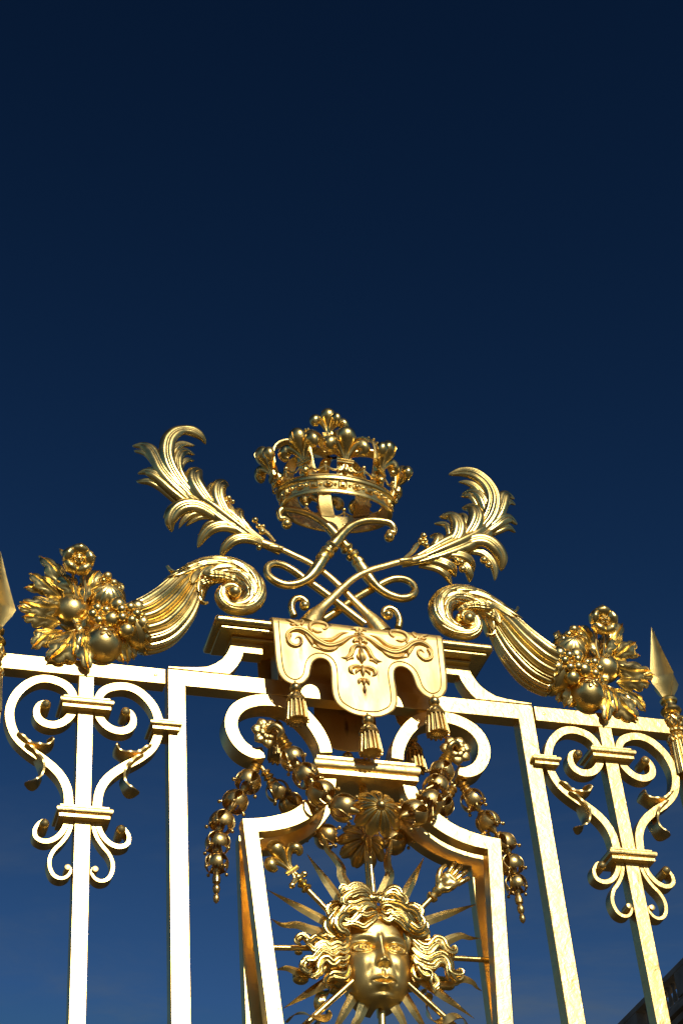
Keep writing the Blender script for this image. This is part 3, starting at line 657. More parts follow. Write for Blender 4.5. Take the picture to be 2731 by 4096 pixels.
    for x, y, r in ((465,830,30),(435,870,24),(480,875,26),(455,900,22),(490,915,26),(830,1085,28),(840,1150,34),(1045,1065,34),(1090,1110,30)) if sx > 0 else ((1165,965,30),(1198,1020,26),(1238,1022,22),(1228,1070,30),(930,768,26),(966,800,22),(905,800,24),(1200,1212,26)):
        link('berry', MB().ball(Bp([(x, y)], .03)[0], r*k, 12, 9), 'orn', P, sx=sx)
    for a in ([(260,1060),(350,990),(400,920),(450,890)], [(760,1040),(800,1070),(860,1130)]) if sx > 0 else ([(1345,1160),(1280,1090),(1225,1050),(1175,985)], [(1000,930),(960,870),(930,800)]):
        m = MB(); m.tube(Bp(a, .04), [.010, .016, .020, .006], 10, n=14); link('pod', m, 'orn', P, sx=sx)
branch(-1, .03, 'gilded acanthus branch rising to the left of the crown, the taller plume')
branch(1, -.03, 'gilded acanthus branch rising to the right of the crown')

# ---- crossed looping rods under the crown (measured on the one whose curl ends on the right)
def rod(sx, dy, label):
    P = thing('looped_rod', V3(-.05, .045+dy, .37), label, 'ornament', 'crossed gilded looping rods', sx)
    p = [(1168,345),(1150,322),(1172,305),(1200,320),(1200,275),(1170,238),(1110,222),(1000,215),(900,235),(820,280),(755,345),(700,410),(645,475),(595,555),(535,645),(475,705),(390,745),(290,752),(200,715),(145,660),(150,600),(205,576),(285,592),(370,640),(450,700),(560,775),(700,880),(830,985),(960,1085)]
    yy = [-.02,-.02,-.01,-.01,0,0,0,0,0,0,0,0,0,0,0,0,0,0,.0,.01,.02,.03,.04,.045,.05,.05,.045,.04,.04]
    r = [22,20,20,24,28,30,30,32,34,38,44,46,34,50,48,38,36,35,34,32,31,31,31,32,33,34,35,36,37]
    k = SC('H', 700, 600, .03)
    q = tr('H', [(x, y, .03+dy+yy[i]) for i, (x, y) in enumerate(p)])
    m = MB(); m.tube(q, [a*k for a in r], 16, n=190); link('rod', m, 'orn', P, sx=sx)
    m = MB(); c = tr('H', [(1162, 352, .02+dy)])[0]; m.ball(c, 44*k, 18, 12); link('end_ball', m, 'orn', P, sx=sx)
    a = tr('H', [(688, 425, .03+dy)])[0]; b = tr('H', [(596, 540, .03+dy)])[0]; ax = unit(b-a); Ln = np.linalg.norm(b-a); m = MB()
    m.lathe([(r_*k, h*Ln) for r_, h in ((40,-.05),(56,.0),(58,.10),(44,.18),(34,.24),(36,.30),(54,.36),(62,.46),(56,.58),(36,.66),(34,.70),(52,.76),(56,.88),(52,1.0),(40,1.02))], a, ax, 22); link('knop', m, 'orn', P, sx=sx)
rod(1, -.03, 'gilded rod looping at lower left, its curl ending right under the crown')
rod(-1, .03, 'gilded rod looping at lower right, its curled end hooked left under the crown')
for sx, lab in ((1, 'small gilded curl standing on the shelf right of the crossed rods'), (-1, 'small gilded curl standing on the shelf left of the crossed rods')):
    q = tr('H', [(1150,1010),(1122,1005),(1118,970),(1155,948),(1205,965),(1238,1010),(1248,1060),(1238,1110)], .05); k = SC('H', 1150, 1000, .05)
    m = MB(); m.tube(q, [22*k, 24*k, 26*k, 27*k, 28*k, 29*k, 30*k, 30*k], 14, n=40); m.ball(tr('H', [(1150, 1005, .035)])[0], 42*k, 14, 10)
    tag(link('curl', m, 'orn', None, org=V3(sx*q[-1][0], q[-1][1], q[-1][2]), sx=sx), lab, 'ornament', 'small curls on the shelf')

# ---- crown
pf = UX('A', 830, 760, 0.0)  # reference only
F0 = U('A', 832, 772, -.170); F1 = U('A', 850, 1108, .265)
F0[0] = 0; F1[0] = 0
cc = (F0+F1)/2; fy = unit(F1-F0); AX = unit(np.cross(V3(1, 0, 0), fy)); 
RD = np.linalg.norm(F1-F0)/2; RXc = .375
crown = thing('crown', cc, 'gilded royal crown with fleurs-de-lis and jewelled band above the crossed rods', 'crown')
def CP(a, r, h):      # a: angle from the front, r: relative radius, h: height along the crown's axis
    return cc+V3(1, 0, 0)*sin(a)*r*RXc-fy*cos(a)*r*RD+AX*h
def ringp(prof, n=96):
    return np.array([[CP(2*pi*j/n, r, h) for j in range(n)] for r, h in prof])
m = MB(); m.grid(ringp([(1.0,-.006),(1.045,-.004),(1.062,.008),(1.05,.022),(1.015,.028),(1.02,.032),(1.06,.088),(1.065,.092),(1.10,.096),(1.125,.106),(1.12,.118),(1.09,.124),(1.09,.128),(1.115,.134),(1.11,.142),(1.04,.142),(1.02,.10),(.965,.0),(1.0,-.006)]), closev=True)
link('band', m, 'orn', crown, ang=40)
_t = np.linspace(0, 2*pi, 721); _s = np.r_[0, np.cumsum(np.hypot(np.diff(RXc*np.sin(_t)), np.diff(RD*np.cos(_t))))]
def AP(f): return float(np.interp((f % 1.0)*_s[-1], _s, _t))     # equal steps along the oval rim
for q in range(20):
    a = AP(q/20-.01); d = unit(CP(a, 1.2, .06)-CP(a, 1.0, .06)); tg = unit(CP(a+.05, 1.05, .06)-CP(a-.05, 1.05, .06)); up = unit(np.cross(tg, d)); up = up if up@AX > 0 else -up; c = CP(a, 1.055, .064)
    m = MB()
    if q % 2:
        for R_, o_ in ((.026, .0), ):
            m.tube([c+tg*cos(t)*.030+up*sin(t)*.022 for t in np.linspace(0, 2*pi, 17)], [.0045], 6, n=24)
        m.ball(c, .017, 12, 8, sc=(1, 1, .9))
        link('oval_jewel', m, 'orn', crown)
    else:
        e, i_ = .026, .016
        for s1, s2, s3, s4 in ((-1,-1,1,-1),(1,-1,1,1),(1,1,-1,1),(-1,1,-1,-1)): m.tube([c+tg*e*s1*1.05+up*e*s2*.9, c+tg*e*s3*1.05+up*e*s4*.9], [.005], 6, n=2)
        b = [c+tg*i_*a_+up*i_*b_ for a_, b_ in ((-1,-1),(1,-1),(1,1),(-1,1))]; t_ = [c+d*.014+tg*i_*.5*a_+up*i_*.5*b_ for a_, b_ in ((-1,-1),(1,-1),(1,1),(-1,1))]
        m.add(b+t_, [(0,1,5,4),(1,2,6,5),(2,3,7,6),(3,0,4,7),(4,5,6,7)]); link('square_jewel', m, 'orn', crown, ang=20)
    a2 = AP(q/20-.01+.025); link('pearl', MB().ball(CP(a2, 1.06, .064), .012, 10, 8), 'orn', crown)
def fleur(c, up, out_, s, parent, mat='orn', name='fleur_de_lis'):
    """fleur-de-lis: up and outward directions, s = height"""
    up = unit(up); out_ = unit(out_-up*np.dot(out_, up)); sd_ = np.cross(up, out_); m = MB()
    def blade(pts, r, sq=.6): m.tube([c+up*a*s+sd_*b*s+out_*o*s for a, b, o in pts], [q*s for q in r], 14, n=26, up=out_, sq=sq)
    blade([(.10,0,.02),(.28,0,.03),(.42,0,.05),(.58,0,.09),(.74,0,.12),(.88,0,.11),(1.0,0,.06),(1.04,0,.03)], [.05,.06,.085,.155,.225,.21,.10,.01], .85)
    m.tube([c+up*a*s+out_*o*s for a, o in ((.30,.075),(.42,.125),(.58,.225),(.74,.325),(.88,.30),(1.02,.12))], [.008*s], 5, n=18)
    sub3 = parent is not None and parent.parent is not None
    r0 = parent if sub3 else link(name, m, mat, parent)
    if sub3: link(name, m, mat, parent)
    for g in (-1, 1):
        m = MB(); blade([(.10,.03*g,.02),(.26,.06*g,.03),(.42,.14*g,.06),(.55,.25*g,.10),(.58,.36*g,.13),(.49,.43*g,.15),(.38,.41*g,.15),(.35,.34*g,.14)], [.04,.05,.065,.10,.155,.165,.11,.04], .9); link('side_petal', m, mat, r0)
        m = MB(); blade([(.06,.03*g,.02),(-.04,.06*g,.03),(-.12,.12*g,.04),(-.10,.18*g,.05)], [.04,.045,.04,.015]); link('foot_petal', m, mat, r0)
    m = MB(); 
    m.tube([c+up*.10*s+out_*.05*s+sd_*.19*s*b for b in (-1, 1)], [.035*s], 10, n=2); m.tube([c+up*.16*s+out_*.055*s+sd_*.20*s*b for b in (-1, 1)], [.028*s], 10, n=2)
    link('tie', m, mat, r0)
    m = MB(); m.ball(c-up*.10*s+out_*.06*s, .075*s, 10, 8, sc=(1,1,1.4)); link('bud', m, mat, r0)
    return r0
def arch_p(a, t):       # outline of an arch from the band (t=0) to the middle knop (t=1)
    R_ = np.interp(t, [0,.15,.35,.55,.72,.86,1], [1.03,1.14,1.20,1.08,.78,.42,.10]); h = np.interp(t, [0,.15,.35,.55,.72,.86,1], [.13,.25,.42,.54,.58,.55,.50])
    return CP(a, R_, h)
for q in range(8):
    a = AP(q/8)
    tp = np.linspace(0, 1, 9); m = MB(); P_ = np.array([arch_p(a, t) for t in tp]); Q_ = spl(P_, 34); T_, A_, B_ = frames(Q_); G_ = []
    tg = unit(CP(a+.05, 1, 0)-CP(a-.05, 1, 0))
    for i in range(34):
        u_ = i/33; w_ = .060*(1-.50*u_); nn_ = unit(np.cross(tg, unit(T_[i]))); G_.append([Q_[i]+tg*w_+nn_*.004, Q_[i]+tg*w_*.6+nn_*.010, Q_[i]-tg*w_*.6+nn_*.010, Q_[i]-tg*w_+nn_*.004, Q_[i]-tg*w_-nn_*.006, Q_[i]+tg*w_-nn_*.006])
    m.grid(np.array(G_), closev=True); ar = link('arch', m, 'orn', crown, ang=30)
    for i in range(3, 31, 2):
        u_ = i/33; nn_ = unit(np.cross(tg, unit(T_[i]))); nn_ = nn_ if nn_@(Q_[i]-cc-AX*.25) > 0 else -nn_
        link('bead', MB().ball(Q_[i]+nn_*.016, .0145*(1-.35*u_) if (i//2) % 2 else .010, 8, 6), 'orn', ar)
    base = CP(a, 1.14, .205); o_ = unit(CP(a, 1.3, 0)-CP(a, 1, 0)); fleur(base, AX+o_*.22, o_, .285, crown)
    a3 = AP(q/8+.0625); b3 = CP(a3, 1.17, .225); m = MB(); m.ball(b3, .016, 10, 8); m.tube([CP(a3, 1.15, .155), CP(a3, 1.17, .19), b3], [.008], 8); link('pearl_stand', m, 'orn', crown)
    for g in (-1, 1):
        m = MB(); m.tube([CP(a3, 1.17, .205), CP(AP(q/8+.0625+g*.016), 1.18, .175), CP(AP(q/8+.0625+g*.032), 1.18, .168), CP(AP(q/8+.0625+g*.046), 1.18, .20)], [.006, .008, .008, .006], 8, n=16); link('festoon', m, 'orn', crown)
    
kb = CP(0, 0, .560)+V3(-.018, 0, 0)
m = MB(); m.lathe([(.02,-.04),(.045,-.02),(.055,.0),(.03,.02),(.035,.035),(.062,.05),(.066,.075),(.055,.09),(.03,.10),(.028,.13)], kb, AX, 24); link('knop', m, 'orn', crown)
tf = link('top_fleur', MB().tube([kb+AX*.12, kb+AX*.20], [.022, .03], 10, n=4), 'orn', crown)
topc = UX('A', 765, 130, 0.0); 
fleur(kb+AX*.09, AX, -fy, .25, tf)
fleur(kb+AX*.09, AX, V3(1, 0, 0), .235, tf)
for q in range(0):
    a = radians(45*0+90*q+20); d = V3(1, 0, 0)*sin(a)-fy*cos(a); m = MB()
    m.tube([kb+AX*.10+d*.015, kb+AX*.17+d*.045, kb+AX*.19+d*.085, kb+AX*.15+d*.115, kb+AX*.115+d*.10], [.012,.022,.034,.038,.018], 12, n=22); link('petal', m, 'orn', tf)
    m = MB(); m.ball(kb+AX*.24+d*.028, .040, 14, 10, sc=(1, 1, 1.25)); link('petal', m, 'orn', tf)
link('tip', MB().ball(kb+AX*.335, .026, 14, 10, sc=(1, 1, 1.4)), 'orn', tf)

# ---- spearhead finials on the outer posts
def spear(sx, label):
    c = U('G', 1425, 1300, .02); c[0] += .035*(sx < 0); P = thing('spearhead', V3(c[0], .02, -.7), label, 'finial', 'spearhead finials', sx); c = V3(c[0], .02, c[2])
    tipz = U('G', 1240, 428, .02)[2]; z0 = c[2]+.045; Hh = tipz-z0; k = .0006
    m = MB(); G_ = []
    for u, w_ in ((0,.030),(.05,.040),(.12,.065),(.20,.098),(.27,.118),(.30,.112),(.38,.098),(.5,.078),(.65,.054),(.8,.031),(.92,.014),(1,.001)):
        z = z0+Hh*u; row = []
        for q in range(4):
            a0, a1_ = pi/2*q, pi/2*(q+1)
            for f, s_ in ((0, 1.0), (.12, .74), (.3, .60), (.5, .56), (.7, .60), (.88, .74)):
                a = a0+(a1_-a0)*f; row.append(c*V3(1, 1, 0)+V3(sin(a+.15)*w_*s_, -cos(a+.15)*w_*s_, z))
        G_.append(row)
    m.grid(np.array(G_), closev=True); link('blade', m, 'face', P, sx=sx, ang=30)
    m = MB(); m.lathe([(.03,.08),(.050,.072),(.060,.055),(.056,.040),(.042,.030),(.044,.0),(.050,-.008),(.068,-.018),(.072,-.034),(.062,-.048),(.05,-.055)], c, (0, 0, 1), 28); link('neck_ring', m, 'orn', P, sx=sx)
    m = MB(); zt_ = c[2]-.055; r0 = .068
    m.ball(V3(c[0], c[1], zt_-.065), r0*.92, 20, 14, sc=(1, 1, .95)); kn = link('knot', m, 'bell', P, sx=sx)
    for g in (-1, 1):
        for q in range(9):
            pp = []
            for t in np.linspace(.18, pi-.18, 12):
                a = 2*pi*q/9+g*t*.55; pp.append(V3(c[0], c[1], zt_-.065)+V3(sin(t)*cos(a), sin(t)*sin(a), cos(t)*.95)*(r0+.006*sin(t*9+q*pi)))
            m = MB(); m.tube(pp, [.0085], 6, n=22); link('cord', m, 'orn', kn, sx=sx)
    m = MB(); m.lathe([(.04,-.125),(.058,-.13),(.060,-.145),(.045,-.155),(.048,-.165),(.040,-.175)], V3(c[0], c[1], zt_), (0, 0, 1), 40, rf=lambda i, t: 1+.05*sin(14*t)); link('cord_ring', m, 'orn', P, sx=sx)
    sk = MB(); zs = zt_-.17; sk.lathe([(.02,.01),(.044,0),(.056,-.03),(.058,-.05),(.066,-.20),(.070,-.30),(.064,-.302),(.055,-.29),(0,-.28)], V3(c[0], c[1], zs), (0, 0, 1), 110, rf=lambda i, t: 1+.05*sin(22*t)+.03*sin(11*t+1)); link('fringe', sk, 'orn', P, sx=sx, ang=60)
    m = MB()
    for q in range(14):
        a = 2*pi*q/14; m.tube([V3(c[0]+cos(a)*.05, c[1]+sin(a)*.05, zs+.0), V3(c[0]+cos(a)*.064, c[1]+sin(a)*.064, zs-.03), V3(c[0]+cos(a+.2)*.062, c[1]+sin(a+.2)*.062, zs-.055)], [.009,.012,.005], 6, n=8)
    link('cord_loop', m, 'orn', P, sx=sx)
    m = MB(); m.lathe([(.028, -.10), (.028, -3.6-2*0)], V3(c[0], .05, c[2]), (0, 0, 1), 12); link('shaft', m, 'bar', P, sx=sx)
spear(-1, 'gilded spearhead with roped tassel cut off by the left edge of the photo')
spear(1, 'gilded spearhead with roped tassel at the right edge, beside the right cornucopia')
# ================================================================== cloth of honour and tassels
LEFT = [(400,96),(405,160),(411,230),(418,310),(432,372),(462,412),(512,434),(556,424),(584,392),(593,350),(603,320),(624,302),(650,298),(676,308),(694,330),(702,370),(704,430),(712,490),(735,535),(780,568),(825,588),(870,597)]
YC = SY0-.020
def left_outline(Y):
    q = [V3(-p[0], Y, p[2]) for p in tr('I', LEFT, Y)]
    q[-1][0] = 0.0
    return q
OUT = left_outline(YC)
SZ = .350
RF = .072; ZF = SZ+.040-RF
XT = OUT[0][0]
def full(o): return o+[V3(-p[0], p[1], p[2]) for p in reversed(o[:-1])]
cloth = thing('cloth_of_honour', (0, .045, .36), 'gilded metal cloth with embossed scrolls and tassels draped over the shelf', 'drapery')
def sheet(flip=False):
    o = full(OUT); n = len(o)
    pl = [(p[0], 0, min(p[2], ZF)) for p in o]
    def yy(y): return (.09-y) if flip else y
    m = MB(); a, b = (YC, YC+.010); 
    if flip: a, b = .09-YC-.010, .09-YC
    m.prism(pl, a, b); return m
XE = OUT[2][0]
def yfold(z): return 0.0 if z <= ZF else RF-sqrt(max(0, RF*RF-(min(z, ZF+RF*.97)-ZF)**2))
def over():
    # the part bent over the shelf, front fold to back fold
    m = MB(); pr = []
    zf = ZF-.0002
    for t in np.linspace(0, pi/2, 8): pr.append((YC+RF-RF*cos(t), zf+RF*sin(t)))
    ys = .09-YC
    for t in np.linspace(pi/2, 0, 8): pr.append((ys-RF+RF*cos(t), zf+RF*sin(t)))
    G = []
    for y, z in pr: G.append((y, z))
    n = len(G); top = [[(x, y, z) for y, z in G] for x in (-XT, XT)]
    inn = [[(x, .045+(y-.045)*.94, z-.008) for y, z in G] for x in (-XT, XT)]
    v = top[0]+top[1]+inn[0]+inn[1]; f = []
    for i in range(n-1): f += [(i, i+1, n+i+1, n+i), (2*n+i, 3*n+i, 3*n+i+1, 2*n+i+1), (i, 2*n+i, 2*n+i+1, i+1), (n+i, n+i+1, 3*n+i+1, 3*n+i)]
    f += [(0, n, 3*n, 2*n), (n-1, 3*n-1, 4*n-1, 2*n-1)]
    return m.add(v, f)
fr = link('front_panel', sheet(), 'cloth', cloth, bevel=.003)
bk = link('back_panel', sheet(True), 'cloth', cloth, bevel=.003)
link('fold', over(), 'cloth', cloth, ang=40)
# raised border line
def inset(o, d):
    c = spl([(p[0], p[2]) for p in o], 200); T = np.gradient(c, axis=0); r = []
    for i in range(200):
        t = unit(T[i]); nn = V3(t[1], -t[0]); r.append(c[i]+nn*d)
    return np.array(r)
fo = full(OUT); fo2 = [V3(-p[0], p[1], p[2]) for p in fo]
ins = inset(fo, .036)
if abs(ins[100][1]-fo[len(fo)//2][2]) < .03 and ins[100][1] < fo[len(fo)//2][2]: ins = inset(fo, -.036)
m = MB(); m.tube([(p[0], YC-.0015+yfold(p[1]), p[1]) for p in ins[::2] if p[1] < ZF+.055], [.0042], 6, n=300); link('border_line', m, 'cloth', fr)
m = MB(); m.tube([(p[0], YC-.001+yfold(p[2]), p[2]) for p in fo if p[2] < ZF+.05], [.005], 6, n=260); link('hem', m, 'cloth', fr)
# embossed ornament (left side measured, mirrored)
ORN = [
 ([(478,215),(470,185),(490,160),(530,152),(575,172),(620,210),(680,238),(740,225),(790,195),(830,182),(850,185)], [3,6,9,12,14,15,14,12,9,7,5]),
 ([(490,178),(478,205),(490,228),(520,238),(545,222),(545,200),(528,190),(512,202)], [7,9,9,8,7,6,5,4]),
 ([(560,170),(580,195),(600,225),(600,240)], [6,8,7,2]),
 ([(640,205),(660,235),(650,252),(600,240)], [6,8,6,2]), ([(700,230),(715,250),(700,262),(668,262)], [6,7,5,2]), ([(620,212),(640,245),(680,258),(720,250),(750,225)], [4,8,9,7,3]),
 ([(560,150),(590,180),(640,205),(700,205),(750,175),(790,168)], [4,7,9,9,7,3]),
 ([(600,165),(588,140),(600,120),(635,112),(668,122),(678,140),(665,152),(652,145)], [4,7,8,8,7,6,5,3]),
 ([(600,150),(625,165),(655,165)], [5,6,2]),
 ([(530,135),(510,118),(485,105),(465,98)], [5,6,6,2]), ([(520,125),(500,128),(485,122)], [4,5,2]), ([(545,130),(555,108),(530,100)], [5,6,2]),
 ([(855,165),(845,150),(820,148),(800,152)], [5,7,6,2]), ([(852,165),(835,170),(815,175)], [4,5,2]),
 ([(850,190),(830,200),(815,215),(812,205)], [4,8,8,4]),
 ([(850,240),(825,238),(808,255),(800,280),(780,298),(748,296)], [5,9,11,10,8,2]), ([(815,300),(795,300),(775,315)], [5,6,2]),
 ([(850,275),(838,290),(842,312)], [4,8,4]),
 ([(855,345),(825,342),(800,350),(800,370),(820,385)], [4,8,9,8,2]), ([(855,355),(832,365),(825,382)], [4,7,3]),
 ([(858,405),(845,415),(840,435)], [4,8,3]),
]
for pts, wd in ORN:
    q = [V3(-p[0], YC-.003+yfold(p[2]), p[2]) for p in tr('I', pts, YC)]; k = SC('I', 700, 250, YC)
    for g in (1, -1):
        m = MB(); m.lobe([V3(p[0]*g, p[1], p[2]) for p in q], [max(a, 3)*k*1.35 for a in wd], 2, .85, .36, n=len(q)*7, m=9, thick=.004, nrm=(0, -1, 0)); link('embossed_leaf', m, 'cloth', fr, ang=65)
for (x, y, r, sz) in ((530,130,9,1),(548,122,8,1),(520,118,7,1),(833,210,12,1)):
    q = tr('I', [(x, y, YC-.004)])[0]
    for g in (1, -1): link('embossed_bead', MB().ball((q[0]*g, q[1], q[2]), r*.0009, 10, 8), 'cloth', fr)
cx = lambda x, y: V3(0, YC-.006, U('I', x, y, YC)[2])
for (y0_, y1_, w_) in ((150,195,9),(205,245,7),(255,330,16),(340,395,11),(405,440,9),(446,480,8)):
    a, b = cx(858, y0_), cx(862, y1_); m = MB(); m.lobe([a, (a+b)/2, b], [w_*.0008, w_*.0014, w_*.0006], 2, 1.0, .3, n=20, m=11); link('embossed_leaf', m, 'cloth', fr, ang=65)
def tassel(c, s, parent, mat='bell'):
    """knob, netted cap and fringe hanging from c"""
    m = MB(); m.ball(c-V3(0, 0, .034)*s, .033*s, 18, 12); m.lathe([(.006*s, .012*s), (.006*s, -.01*s)], c, seg=8); r = link('tassel', m, mat, parent)
    z = c-V3(0, 0, .064*s)
    m = MB(); m.lathe([(.018*s, .004*s), (.034*s, -.008*s), (.044*s, -.030*s), (.047*s, -.048*s), (.044*s, -.052*s)], z, seg=24); cap = link('netted_cap', m, mat, r)
    mm_ = MB()
    for g in (-1, 1):
        for q in range(9):
            a0 = 2*pi*q/9; mm_.tube([z+V3(cos(a0+g*t*.7), sin(a0+g*t*.7), 0)*s*np.interp(t, [0,.5,1], [.022,.042,.049])-V3(0, 0, .002+.046*t)*s for t in (0, .25, .5, .75, 1)], [.0036*s], 5, n=9)
    link('netted_cap', mm_, mat, r)
    m = MB(); m.tube([z+V3(cos(t), sin(t), 0)*.049*s-V3(0, 0, .050*s) for t in np.linspace(0, 2*pi, 20)], [.006*s], 8, n=32); m.tube([z+V3(cos(t), sin(t), 0)*.048*s-V3(0, 0, .061*s) for t in np.linspace(0, 2*pi, 20)], [.005*s], 8, n=32); link('band', m, mat, r)
    m = MB(); m.lathe([(.040*s, -.06*s), (.044*s, -.075*s), (.050*s, -.12*s), (.058*s, -.178*s), (.050*s, -.180*s), (.045*s, -.165*s), (0, -.16*s)], z, seg=104, rf=lambda i, t: 1+.055*sin(13*t)+.025*sin(26*t+.8)); link('fringe', m, mat, r, ang=70)
    for q in range(13):
        a = 2*pi*q/13; m = MB(); m.tube([z+V3(cos(a), sin(a), 0)*.047*s-V3(0, 0, .066*s), z+V3(cos(a), sin(a), 0)*.053*s-V3(0, 0, .12*s), z+V3(cos(a), sin(a), 0)*.060*s-V3(0, 0, .184*s)], [.005*s, .007*s, .008*s], 7, n=8); link('strand', m, mat, r)
    return r
tipx, tipz_ = OUT[6][0], OUT[6][2]
cz0 = OUT[-1][2]
for (X, Y, Z) in ((-tipx, YC-.01, tipz_), (tipx, YC-.01, tipz_), (0, YC-.01, cz0), (-tipx, .10-YC, tipz_), (tipx, .10-YC, tipz_), (0, .10-YC, cz0)):
    tassel(V3(X, Y, Z+.004), 1.12, cloth)

# ================================================================== garlands of bell flowers
def bell(c, ax, r, rot, parent, name='bell_flower', mat='bell'):
    """hollow flower head: shell with tear-shaped openings, a toothed mouth and knobbed stamens"""
    ax = unit(ax); h = unit(V3(1, 0, 0)-ax*ax[0]) if abs(ax[0]) < .9 else unit(V3(0, 0, 1)-ax*ax[2]); v = np.cross(ax, h); m = MB()
    nt_, npx = 80, 22; verts = []; keep = []
    def dirv(t, ph): return (h*cos(t)+v*sin(t))*sin(ph)-ax*cos(ph)
    idx = {}; vs = []; fs = []
    def op(t, ph):      # inside an opening?
        d = ((t-rot) % (pi/2))-pi/4; u_ = (ph-.72)/1.36
        if u_ < 0 or u_ > 1: return False
        return abs(d)*sin(ph) < .30*sin(pi*u_**.8)
    def mouth(t):
        d = ((t-rot+pi/4) % (pi/2))-pi/4; tooth = abs(((d/(pi/2))*5) % 1-.5)*2
        return 2.02+.22*tooth if abs(d) < .52 else 2.12
    for R_, off in ((r, 0), (r*.95, 1)):
        for i in range(npx+1):
            for j in range(nt_):
                t = 2*pi*j/nt_; ph = .12+(mouth(t)-.12)*i/npx
                rr = R_*(1+.05*math.exp(-((((t-rot) % (pi/2))-pi/4)/.5)**2)*0)
                vs.append(c+dirv(t, ph)*rr)
    N = (npx+1)*nt_; cells = {}
    for i in range(npx):
        for j in range(nt_):
            t = 2*pi*(j+.5)/nt_; ph = .12+(mouth(t)-.12)*(i+.5)/npx; cells[i, j] = not op(t, ph)
    for (i, j), k_ in cells.items():
        if not k_: continue
        j2 = (j+1) % nt_; a, b, c_, d_ = i*nt_+j, i*nt_+j2, (i+1)*nt_+j2, (i+1)*nt_+j
        fs.append((a, b, c_, d_)); fs.append((N+a, N+d_, N+c_, N+b))
        if not cells.get((i, j2)): fs.append((b, N+b, N+c_, c_))
        if not cells.get((i, (j-1) % nt_)): fs.append((a, d_, N+d_, N+a))
        if not cells.get((i+1, j)): fs.append((d_, c_, N+c_, N+d_))
        if not cells.get((i-1, j)): fs.append((a, N+a, N+b, b))
    m.add(vs, fs); root = link(name, m, mat, parent, ang=50)
    m = MB(); m.lathe([(r*.10, -r*1.12), (r*.30, -r*1.06), (r*.34, -r*.98), (r*.28, -r*.93), (0, -r*.9)], c, ax, 14); m.lathe([(r*.16, -r*.9), (r*.20, -r*.2), (r*.34, r*.3), (r*.30, r*.7), (r*.12, r*1.05)], c, ax, 12); link('core', m, mat, root)
    for q in range(4):
        t = rot+pi/4+pi/2*q; d = h*cos(t)+v*sin(t); a = c-ax*r*.2+d*r*.30; b = c+ax*r*.62+d*r*1.06; m = MB(); m.tube([a, (a+b)/2, b], [r*.065, r*.055, r*.06], 7, n=6); m.ball(b, r*.155, 10, 7); link('stamen', m, mat, root)
        # rim strap framing the opening
        m = MB(); m.tube([c+(dirv(t+s_*.0, .72)*r if u_ in (0,) else dirv(t+s_*.30*sin(pi*u_**.8)/sin(.72+1.36*u_), .72+1.36*u_)*r*1.0) for s_, u_ in [(1, u_) for u_ in (0, .12, .3, .5, .7, .85, 1)]+[(-1, u_) for u_ in (.85, .7, .5, .3, .12, 0)]], [r*.035], 5, n=30); link('rim', m, mat, root)
    return root
def rosette(c, R, parent, nrm=(-.1, -1, -.1), sx=1):
    ax = unit(nrm); h = unit(np.cross(ax, V3(0, 0, 1))); v = np.cross(h, ax); root = link('rosette', MB().lathe([(R*.1, -.02), (R*.3, 0), (R*.28, .015), (R*.2, .02), (0, .01)], c, ax, 16), 'bell', parent)
    for l, (n, RR, cup) in enumerate(((7, R, .10), (7, R*.62, .30))):
        for q in range(n):
            a = 2*pi*q/n+l*pi/n+.2; d = h*cos(a)+v*sin(a); mid = c+d*RR*.55+ax*(RR*cup+l*.012); tip = c+d*RR+ax*(RR*cup*.4+l*.012)
            m = MB(); m.lobe([c+d*RR*.15+ax*l*.012, c+d*RR*.35+ax*(RR*cup*.8+l*.012), mid, c+d*RR*.8+ax*(RR*cup*.9+l*.012), tip], [RR*.14, RR*.28, RR*.38, RR*.30, RR*.02], 2, .30, .14, nrm=ax, n=16, m=11, thick=.004, taper=False); link('petal', m, 'bell', root, ang=60)
    return root
def turned(pts, rs, parent, name='turned_link'):
    a, b = V3(*pts[0]), V3(*pts[1]); L_ = np.linalg.norm(b-a); m = MB(); m.lathe([(r, f*L_) for r, f in rs], a, b-a, 16); return link(name, m, 'bell', parent)
NECK = [(.012, 0), (.014, .35), (.030, .42), (.034, .50), (.018, .58), (.030, .64), (.036, .74), (.020, .82), (.034, .90), (.036, 1.0)]
sb = SC('L', 600, 900)
def hang(sx, label):
    P = thing('bell_flower_pendant', V3(*tr('L', [(612, 560, .045)])[0])*V3(-sx, 1, 1)*V3(1, 1, 1) if False else V3(sx*abs(U('L', 612, 560, .045)[0]), .045, U('L', 612, 560, .045)[2]), label, 'garland', 'hanging strings of bell flowers')
    pl = lambda x, y, Y=.045: (lambda q: V3(sx*abs(q[0]), q[1], q[2]))(U('L', x, y, Y))
    seq = [(520,735,104),(405,915,102),(288,1098,100),(248,1288,98),(240,1468,92)]
    turned((pl(612, 545), pl(560, 655)), NECK, P)
    pts = [pl(590, 620)]+[pl(x, y) for x, y, r in seq]+[pl(235, 1620)]
    for i, (x, y, r) in enumerate(seq):
        ax = unit(pts[i+2]-pts[i]) if i+2 < len(pts) else V3(0, 0, -1); bell(pts[i+1], ax, r*sb*1.14, .5+i*.35, P)
    m = MB(); c = pl(238, 1560); d = pl(235, 1800)-c; L_ = np.linalg.norm(d)
    m.lathe([(r*sb, f*L_) for r, f in ((20,-.1),(30,.05),(38,.18),(34,.32),(16,.38),(28,.44),(34,.56),(26,.68),(12,.74),(24,.80),(28,.92),(22,1.02),(4,1.10))], c, d, 16); link('pendant_tip', m, 'bell', P)
hang(-1, 'string of gilded bell flowers hanging from the left scroll, left of the fleur-de-lis sceptre')
hang(1, 'string of gilded bell flowers hanging from the right scroll, right of the sun mask')
